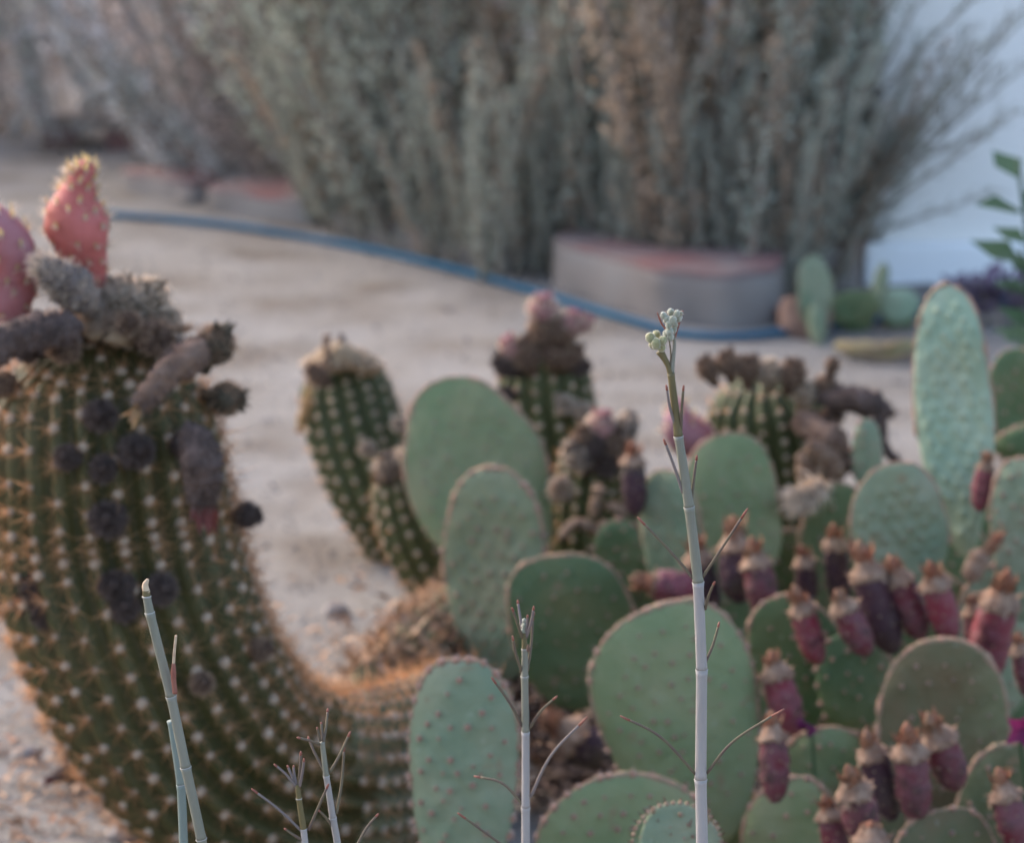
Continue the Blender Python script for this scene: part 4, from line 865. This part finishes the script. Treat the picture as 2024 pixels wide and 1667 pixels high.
# H: the close bristly pad at bottom centre
t = PP_('small young pad edged with cream and purple bristles, behind the foot of the tallest stalk', 1345, 1.85)
o = pad(t, (1352, 1830), (1335, 1588), 178, 1.86, 'pad_blue', yaw=5, nar=0.2, sq=0.85, T=0.014, sp=0.0125, ar=0.0008, bump=0.0007, rim=False, label='young pad')
for i in range(26):
    u = -PI*0.62+i/25*PI*1.24; x = 1338+math.sin(u)*88; y = 1672-math.cos(u)*84*(1 if abs(u) < PI/2 else 0.6); p = at(x, y, 1.852)
    mb = MB(); n = nrm([math.sin(u), -0.5, math.cos(u)]); blob(mb, p, (0.0017, 0.0017, 0.0012), 0, 0.3, axis=n, nu=7, nv=5)
    spike(mb, p, n+np.random.normal(0, .35, 3), random.uniform(.004, .007), 0.0006, 1, bend=0.6)
    b_ = link('bristle_tuft', mb.mesh('bristle_tuft', [M['areole_pale'], M['petal_red']])); b_.parent = o
for (x, y) in [(1275, 1655), (1300, 1628), (1325, 1650), (1345, 1612), (1370, 1655), (1398, 1625), (1290, 1605), (1362, 1632)]:
    p = at(x, y, 1.853); mb = MB(); n = nrm([0.1, -1, .4]); blob(mb, p, (0.0016, 0.0012, 0.0016), 0, 0.3, nu=7, nv=5); spike(mb, p, n+np.random.normal(0, .5, 3), .006, .0006, 1, bend=.6)
    b_ = link('bristle_tuft', mb.mesh('bristle_tuft', [M['areole_pale'], M['petal_red']])); b_.parent = o
A = at(1352, 1800, 1.86)
pad(t, (1352, 2330), (1350, 1790), 230, 1.87, 'pad_blue', rim=False)

# teal prickly pear by the wall (background), leafy plants right edge
t = thing('prickly_pear', 'small pale teal prickly pear growing on the sand in front of the white plinth', 'prickly pear', gpt(1680, 645))
for (b, tp, w_, Y, m, yaw) in [((1610, 650), (1605, 505), 75, 4.55, 'pad_blue', 20), ((1620, 690), (1612, 600), 40, 4.52, 'pad_blue', 0), ((1690, 645), (1680, 575), 120, 4.6, 'pad_deep', 0), ((1775, 640), (1775, 568), 90, 4.62, 'pad_pale', 0), ((1728, 620), (1750, 520), 34, 4.6, 'pad_blue', 0)]:
    pad(t, b, tp, w_, Y, m, yaw=yaw, sp=0.03, ar=0.0015, rim=False, nar=0.2)
root_pad(t, (1775, 630), 70, 4.62); root_pad(t, (1690, 630), 80, 4.6); root_pad(t, (1612, 640), 50, 4.55)
def leafy(name, label, cat, stems, m, n, L, W, rad=0.004, group=None):
    p0 = stems[0][0]; t = thing(name, label, cat, (p0[0], p0[1], 0), group)
    for S in stems:
        mb = MB(); tube(mb, S, [rad, rad*0.8, rad*0.5], 7, res=14); mb.build('stem', M['leafgreen'] if m != 'purpleleaf' else M['twig'], t)
        C = catmull(S, 20)
        for i in range(n):
            k = 5+int(14*i/n); a = i*2.4+random.random(); l = L*random.uniform(.7, 1.2); mb = MB(); d = np.array([math.cos(a), math.sin(a)*0.6, random.uniform(.1, .7)])
            leafquad(mb, np.zeros(3), d, [0, -0.4, 1], l, l*W, fold=0.15); link('leaf', mb.mesh('leaf', M[m]), t, loc=C[k])
    return t
g0 = lambda x, Y: np.array([at(x, 1200, Y)[0], Y, -0.01])
leafy('leafy_weed', 'tall weed with broad fresh green leaves rising along the right edge', 'plant',
      [[g0(2080, 3.3), at(2060, 800, 3.3), at(2018, 490, 3.28)], [g0(2060, 3.32), at(2050, 650, 3.3), at(2012, 320, 3.26)], [g0(2070, 3.3), at(2050, 900, 3.3), at(2005, 790, 3.26)]], 'leafgreen', 20, 0.06, 0.62)
leafy('purple_leafed_plant', 'low dark purple leafed plant at the foot of the white wall, right', 'plant',
      [[gpt(1900+i*25, 640+10*(i % 2)), at(1895+i*25, 600, gpt(1900, 645)[1]), at(1890+i*28, 555, gpt(1900, 645)[1])] for i in range(6)], 'purpleleaf', 9, 0.05, 0.5, 0.003)

# fallen flower and straw at lower left
t = thing('fallen_flower', 'dark withered flower with pale straw on the sand at lower left', 'flower', gpt(165, 1560))
g = gpt(165, 1560)
wilted(t, [g+[0, 0, 0.008], g+[-0.012, 0, 0.016], g+[-0.026, -0.004, 0.012]], [0.008, 0.010, 0.005], 'bud_dark', 'hair_dark', nh=60, hl=.006, end='petal_red')
for (a, b) in (((120, 1500), (225, 1545)), ((150, 1525), (240, 1570)), ((90, 1510), (200, 1528))):
    mb = MB(); tube(mb, [gpt(*a)+[0, 0, .004], (gpt(*a)+gpt(*b))/2+[0, 0, .012], gpt(*b)+[0, 0, .003]], [0.0012, 0.002, 0.0008], 5, res=10); mb.build('straw', M['cream'], t)

# ------------------------------------------------------------------ foreground milkweed stalks
def stalk(label, nodes, leaves, Y, twigs=(), group='thin milkweed stalks in the foreground', ground_x=None):
    """nodes: list of (x, y, radius px, material) from the bottom up; leaves: list of point lists base..tip"""
    x0, y0 = nodes[0][0], nodes[0][1]; A = at(x0, y0, Y); gx = at(ground_x or x0, y0, Y)[0]
    t = thing('milkweed_stalk', label, 'plant stalk', (gx, Y+0.01, 0), group); m = mpx(Y, 1300)
    mb = MB(); tube(mb, [(gx, Y+0.01, -0.01), ((gx+A[0])/2, Y+0.006, A[2]*0.5), tuple(A)], nodes[0][2]*m*1.05, 14, res=14); mb.build('stem', M[nodes[0][3]], t)
    for i in range(len(nodes)-1):
        xa, ya, ra, ma = nodes[i]; xb, yb, rb, _ = nodes[i+1]
        a, b = at(xa, ya, Y), at(xb, yb, Y); mid = (a+b)/2+np.array([random.gauss(0, 1)*0.25*m, 0, 0])
        mb = MB(); n = 22; C = catmull([a, mid, b], n); u = np.linspace(0, 1, n)
        r = (ra*(1-u)+rb*u)*m*(1+0.10*np.exp(-(u/0.05)**2)+0.14*np.exp(-((1-u)/0.05)**2)); tube(mb, C, r, 24, 0, jit=0.003); mb.build('stem_section', M[ma], t)
        if i:
            rg = MB(); d = nrm(b-a); tube(rg, [a-d*1.6*m, a, a+d*1.2*m], np.array([ra*1.03, ra*1.20, ra*1.02])*m, 18)
            for k in range(14):
                q = random.uniform(0, 6.28); nn = np.array([math.cos(q), math.sin(q), random.uniform(-.6, .6)]); spike(rg, a+nn*[ra*m, ra*m, 0.0], nn, 0.0009*random.random(), 0.00006)
            rg.build('node_ring', M['node'], t)
    for L in leaves:
        pts = [np.array(at(p[0], p[1], Y-(0.0 if len(p) < 3 else p[2]))) for p in L]; k = len(pts)
        # give the needle a little depth of its own
        dz = random.uniform(-0.012, 0.012); pts = [p+np.array([0, dz*i/(k-1), 0]) for i, p in enumerate(pts)]
        mb = MB(); n = 18; C = catmull(pts, n); u = np.linspace(0, 1, n); r = (3.1*(1-u)+2.4*u)*m*np.where(u > 0.96, 0.6, 1)
        q = int(n*0.86); tube(mb, C[:q+1], r[:q+1], 8, 0, jit=0.07); tube(mb, C[q:], r[q:], 8, 1, jit=0.07)
        mb.build('needle_leaf', [M[random.choice(['needle', 'needle', 'needle_grey'])], M['needle_tip']], t)
    return t, m
SL, SG, SO, SB = 'stem_lilac', 'stem_green', 'stem_olive', 'stem_blue'
Y0 = 1.5
t, m = stalk('tallest thin pale stalk with woolly green buds at its tip, sharply in focus',
   [(1388, 1690, 12, SL), (1385, 1542, 11.5, SL), (1387, 1325, 10.8, SL), (1380, 1152, 10.5, SG), (1362, 1003, 9.5, SG), (1341, 863, 8.6, SO), (1326, 738, 6.8, SO)],
   [[(1339, 855), (1324, 805), (1316, 757)], [(1346, 852), (1347, 805), (1350, 756)], [(1350, 975), (1330, 915), (1311, 865)], [(1366, 997), (1372, 950), (1379, 905)],
    [(1371, 1145), (1322, 1090), (1261, 1029)], [(1388, 1143), (1425, 1085), (1477, 1003)], [(1394, 1205), (1400, 1170), (1410, 1137)], [(1391, 1318), (1410, 1280), (1424, 1238)],
    [(1376, 1533), (1305, 1455), (1225, 1410)], [(1397, 1530), (1450, 1460), (1547, 1392)]], Y0)
def add_tube(t, name, pts, r, mm, Y=Y0, n=12):
    mb = MB(); tube(mb, [at(x, y, Y) for x, y in pts], np.array(r)*m, n, 0, jit=0.03, res=16); return mb.build(name, M[mm], t)
add_tube(t, 'flower_stalk', [(1326, 740), (1318, 718), (1304, 694)], [6.4, 5.2, 6.0, 8.5], SO)
add_tube(t, 'flower_stalk', [(1328, 738), (1331, 705), (1333, 680), (1332, 655)], [4.5, 3.6, 3.2, 3.0], SG)
add_tube(t, 'bract', [(1325, 725), (1326, 700), (1322, 665)], [1.8, 1.6, 1.2], 'needle')
add_tube(t, 'bract', [(1333, 670), (1342, 640), (1350, 614)], [2.4, 2.0, 1.2], 'needle_tip')
add_tube(t, 'bract', [(1320, 655), (1308, 640), (1299, 618)], [2.0, 2.0, 1.0], 'needle_tip')
def flowerbud(t, x, y, r, mm, ang=0, dz=0.0, asp=1.2):
    mb = MB(); d = nrm([math.sin(R(ang)), -0.25, math.cos(R(ang))]); p = at(x, y, Y0-dz); blob(mb, p, (r*m, r*m, r*m*asp), 0, 0.13, axis=d, nu=14, nv=10)
    for k in range(60):
        v = nrm(np.random.normal(0, 1, 3)); spike(mb, p+v*r*m*0.95, v+d*0.6, random.uniform(.0004, .0011), 0.00006, 1)
    for k in range(5):   # sepals
        a = k*1.257; x_ = nrm(np.cross(d, [0, 1, 0.1])); y_ = np.cross(d, x_); s = x_*math.cos(a)+y_*math.sin(a); leafquad(mb, p-d*r*m*asp*0.9+s*r*m*0.45, d+s*0.35, s, r*m*1.3, r*m*0.8, 2, fold=0.1)
    mb.build('flower_bud', [M[mm], M['hair_white'], M['budw']], t)
for (x, y, r, mm, a, dz) in [(1286, 668, 9.5, 'budg', -20, .004), (1298, 662, 8.0, 'budg', -8, -.003), (1310, 674, 8.5, 'budg', 12, .005), (1297, 680, 10, 'budg', -5, .006), (1308, 688, 7.5, 'budg', 10, .003), (1290, 682, 7.5, 'budg', -25, 0),
                             (1323, 656, 8.5, 'budw', -5, .004), (1331, 652, 7, 'budw', 10, .002), (1325, 667, 6.5, 'budw', 0, .004), (1316, 660, 6, 'budw', -20, .002),
                             (1318, 632, 8, 'budw', -15, .003), (1330, 634, 8.5, 'budw', 5, .005), (1341, 628, 7.5, 'budw', 20, .002), (1326, 618, 7, 'budw', 0, 0), (1312, 624, 6.5, 'budw', -30, .003), (1338, 620, 6, 'budw', 15, .004), (1322, 643, 7, 'budw', 0, .005), (1345, 620, 4.5, 'budw', 25, .003), (1334, 643, 6, 'budw', 10, .002)]:
    flowerbud(t, x, y, r, mm, a, dz)
t, m = stalk('sage green cut stalk with a cream broken tip in front of the big cactus',
   [(404, 1700, 10, SG), (398, 1660, 10, SG), (367, 1518, 10, SG), (338, 1378, 9.6, SG), (296, 1212, 9, SG), (290, 1180, 8, SO), (289, 1168, 7, 'cream')], [], 1.52, ground_x=420)
add_tube(t, 'dry_tip', [(290, 1172), (287, 1158), (292, 1146)], [7, 7, 5.5, 3], 'cream', 1.52)
add_tube(t, 'side_shoot', [(346, 1372), (343, 1340), (343, 1312)], [5, 5, 5.5, 3.5], 'needle_tip', 1.515); add_tube(t, 'side_shoot', [(343, 1314), (345, 1285), (348, 1257)], [3.0, 2.8, 2.4], 'cream', 1.515)
t, m = stalk('paler blue grey stalk leaning just behind the cut stalk', [(364, 1700, 9, SB), (358, 1552, 8.8, SB), (338, 1426, 7.5, SB)], [], 1.56)
t, m = stalk('medium thin stalk topped with a fork of red tipped needles, centre bottom',
   [(1039, 1700, 9, SL), (1039, 1598, 8.2, SL), (1039, 1448, 7.6, SG), (1037, 1338, 7, SG), (1037, 1284, 6, SO), (1036, 1252, 4.5, SO)],
   [[(1033, 1262), (1022, 1225), (1012, 1190)], [(1034, 1258), (1028, 1225), (1023, 1196)], [(1040, 1262), (1050, 1225), (1055, 1191)], [(1041, 1262), (1048, 1235), (1056, 1206)], [(1038, 1262), (1042, 1235), (1043, 1214)],
    [(1032, 1328), (1020, 1290), (1013, 1248)], [(1042, 1328), (1050, 1280), (1054, 1222)], [(1047, 1440), (1068, 1405), (1101, 1371)], [(1031, 1436), (1008, 1385), (972, 1328)],
    [(1034, 1592), (992, 1555), (936, 1547)], [(1048, 1578), (1090, 1500), (1162, 1430)], [(1030, 1700), (970, 1650), (905, 1598)]], 1.62)
m = mpx(1.62, 1300); mb = MB()
for (x, y, r) in [(1036, 1238, 5.5), (1034, 1248, 4.5), (1039, 1250, 4.5), (1036, 1228, 4)]: blob(mb, at(x, y, 1.62), (r*m, r*m, r*m*1.3), 0, .1)
mb.build('flower_bud', M['budw'], t)
mb = MB(); blob(mb, at(1044, 1283, 1.615), (3.5*m, 4*m, 8*m), 0, .15); mb.build('seed_bud', M['bud_brown'], t)
t, m = stalk('short stalk with upright twigs, right one of the branching pair at the bottom', [(672, 1700, 7.5, SL), (658, 1618, 7, SL), (645, 1535, 6, SG), (637, 1468, 4.8, SO)],
   [[(632, 1472), (612, 1458), (590, 1445)], [(641, 1526), (620, 1495), (606, 1471)], [(634, 1466), (630, 1450), (627, 1437)], [(639, 1470), (644, 1440), (646, 1413)], [(652, 1528), (672, 1495), (692, 1453)], [(665, 1610), (675, 1550), (679, 1480)], [(655, 1632), (642, 1610), (630, 1594)], [(640, 1470), (636, 1450), (634, 1434)]], 1.53)
t, m = stalk('short stalk with wide spreading twigs, left one of the branching pair at the bottom', [(606, 1700, 7, SL), (600, 1640, 6.5, SO), (591, 1580, 5.5, SO), (588, 1552, 4.5, SG)],
   [[(595, 1643), (550, 1600), (497, 1559)], [(585, 1555), (565, 1528), (543, 1506)], [(587, 1560), (577, 1538), (567, 1517)], [(590, 1556), (593, 1520), (595, 1485)], [(592, 1556), (599, 1522), (603, 1491)], [(610, 1642), (632, 1590), (650, 1549)], [(598, 1662), (580, 1650), (562, 1636)], [(586, 1552), (581, 1535), (579, 1520)]], 1.52)
t, m = stalk('lone reddish twig tip just right of the branching pair', [(702, 1700, 3.5, 'needle_grey'), (706, 1672, 3, 'needle_grey')], [[(706, 1672), (725, 1640), (748, 1615)]], 1.5)

for o in THINGS:
    if '_w' in o: del o['_w']
print('TRIS', sum(len(o.data.polygons) for o in bpy.data.objects if o.type == 'MESH'), 'OBJ', len(bpy.data.objects))
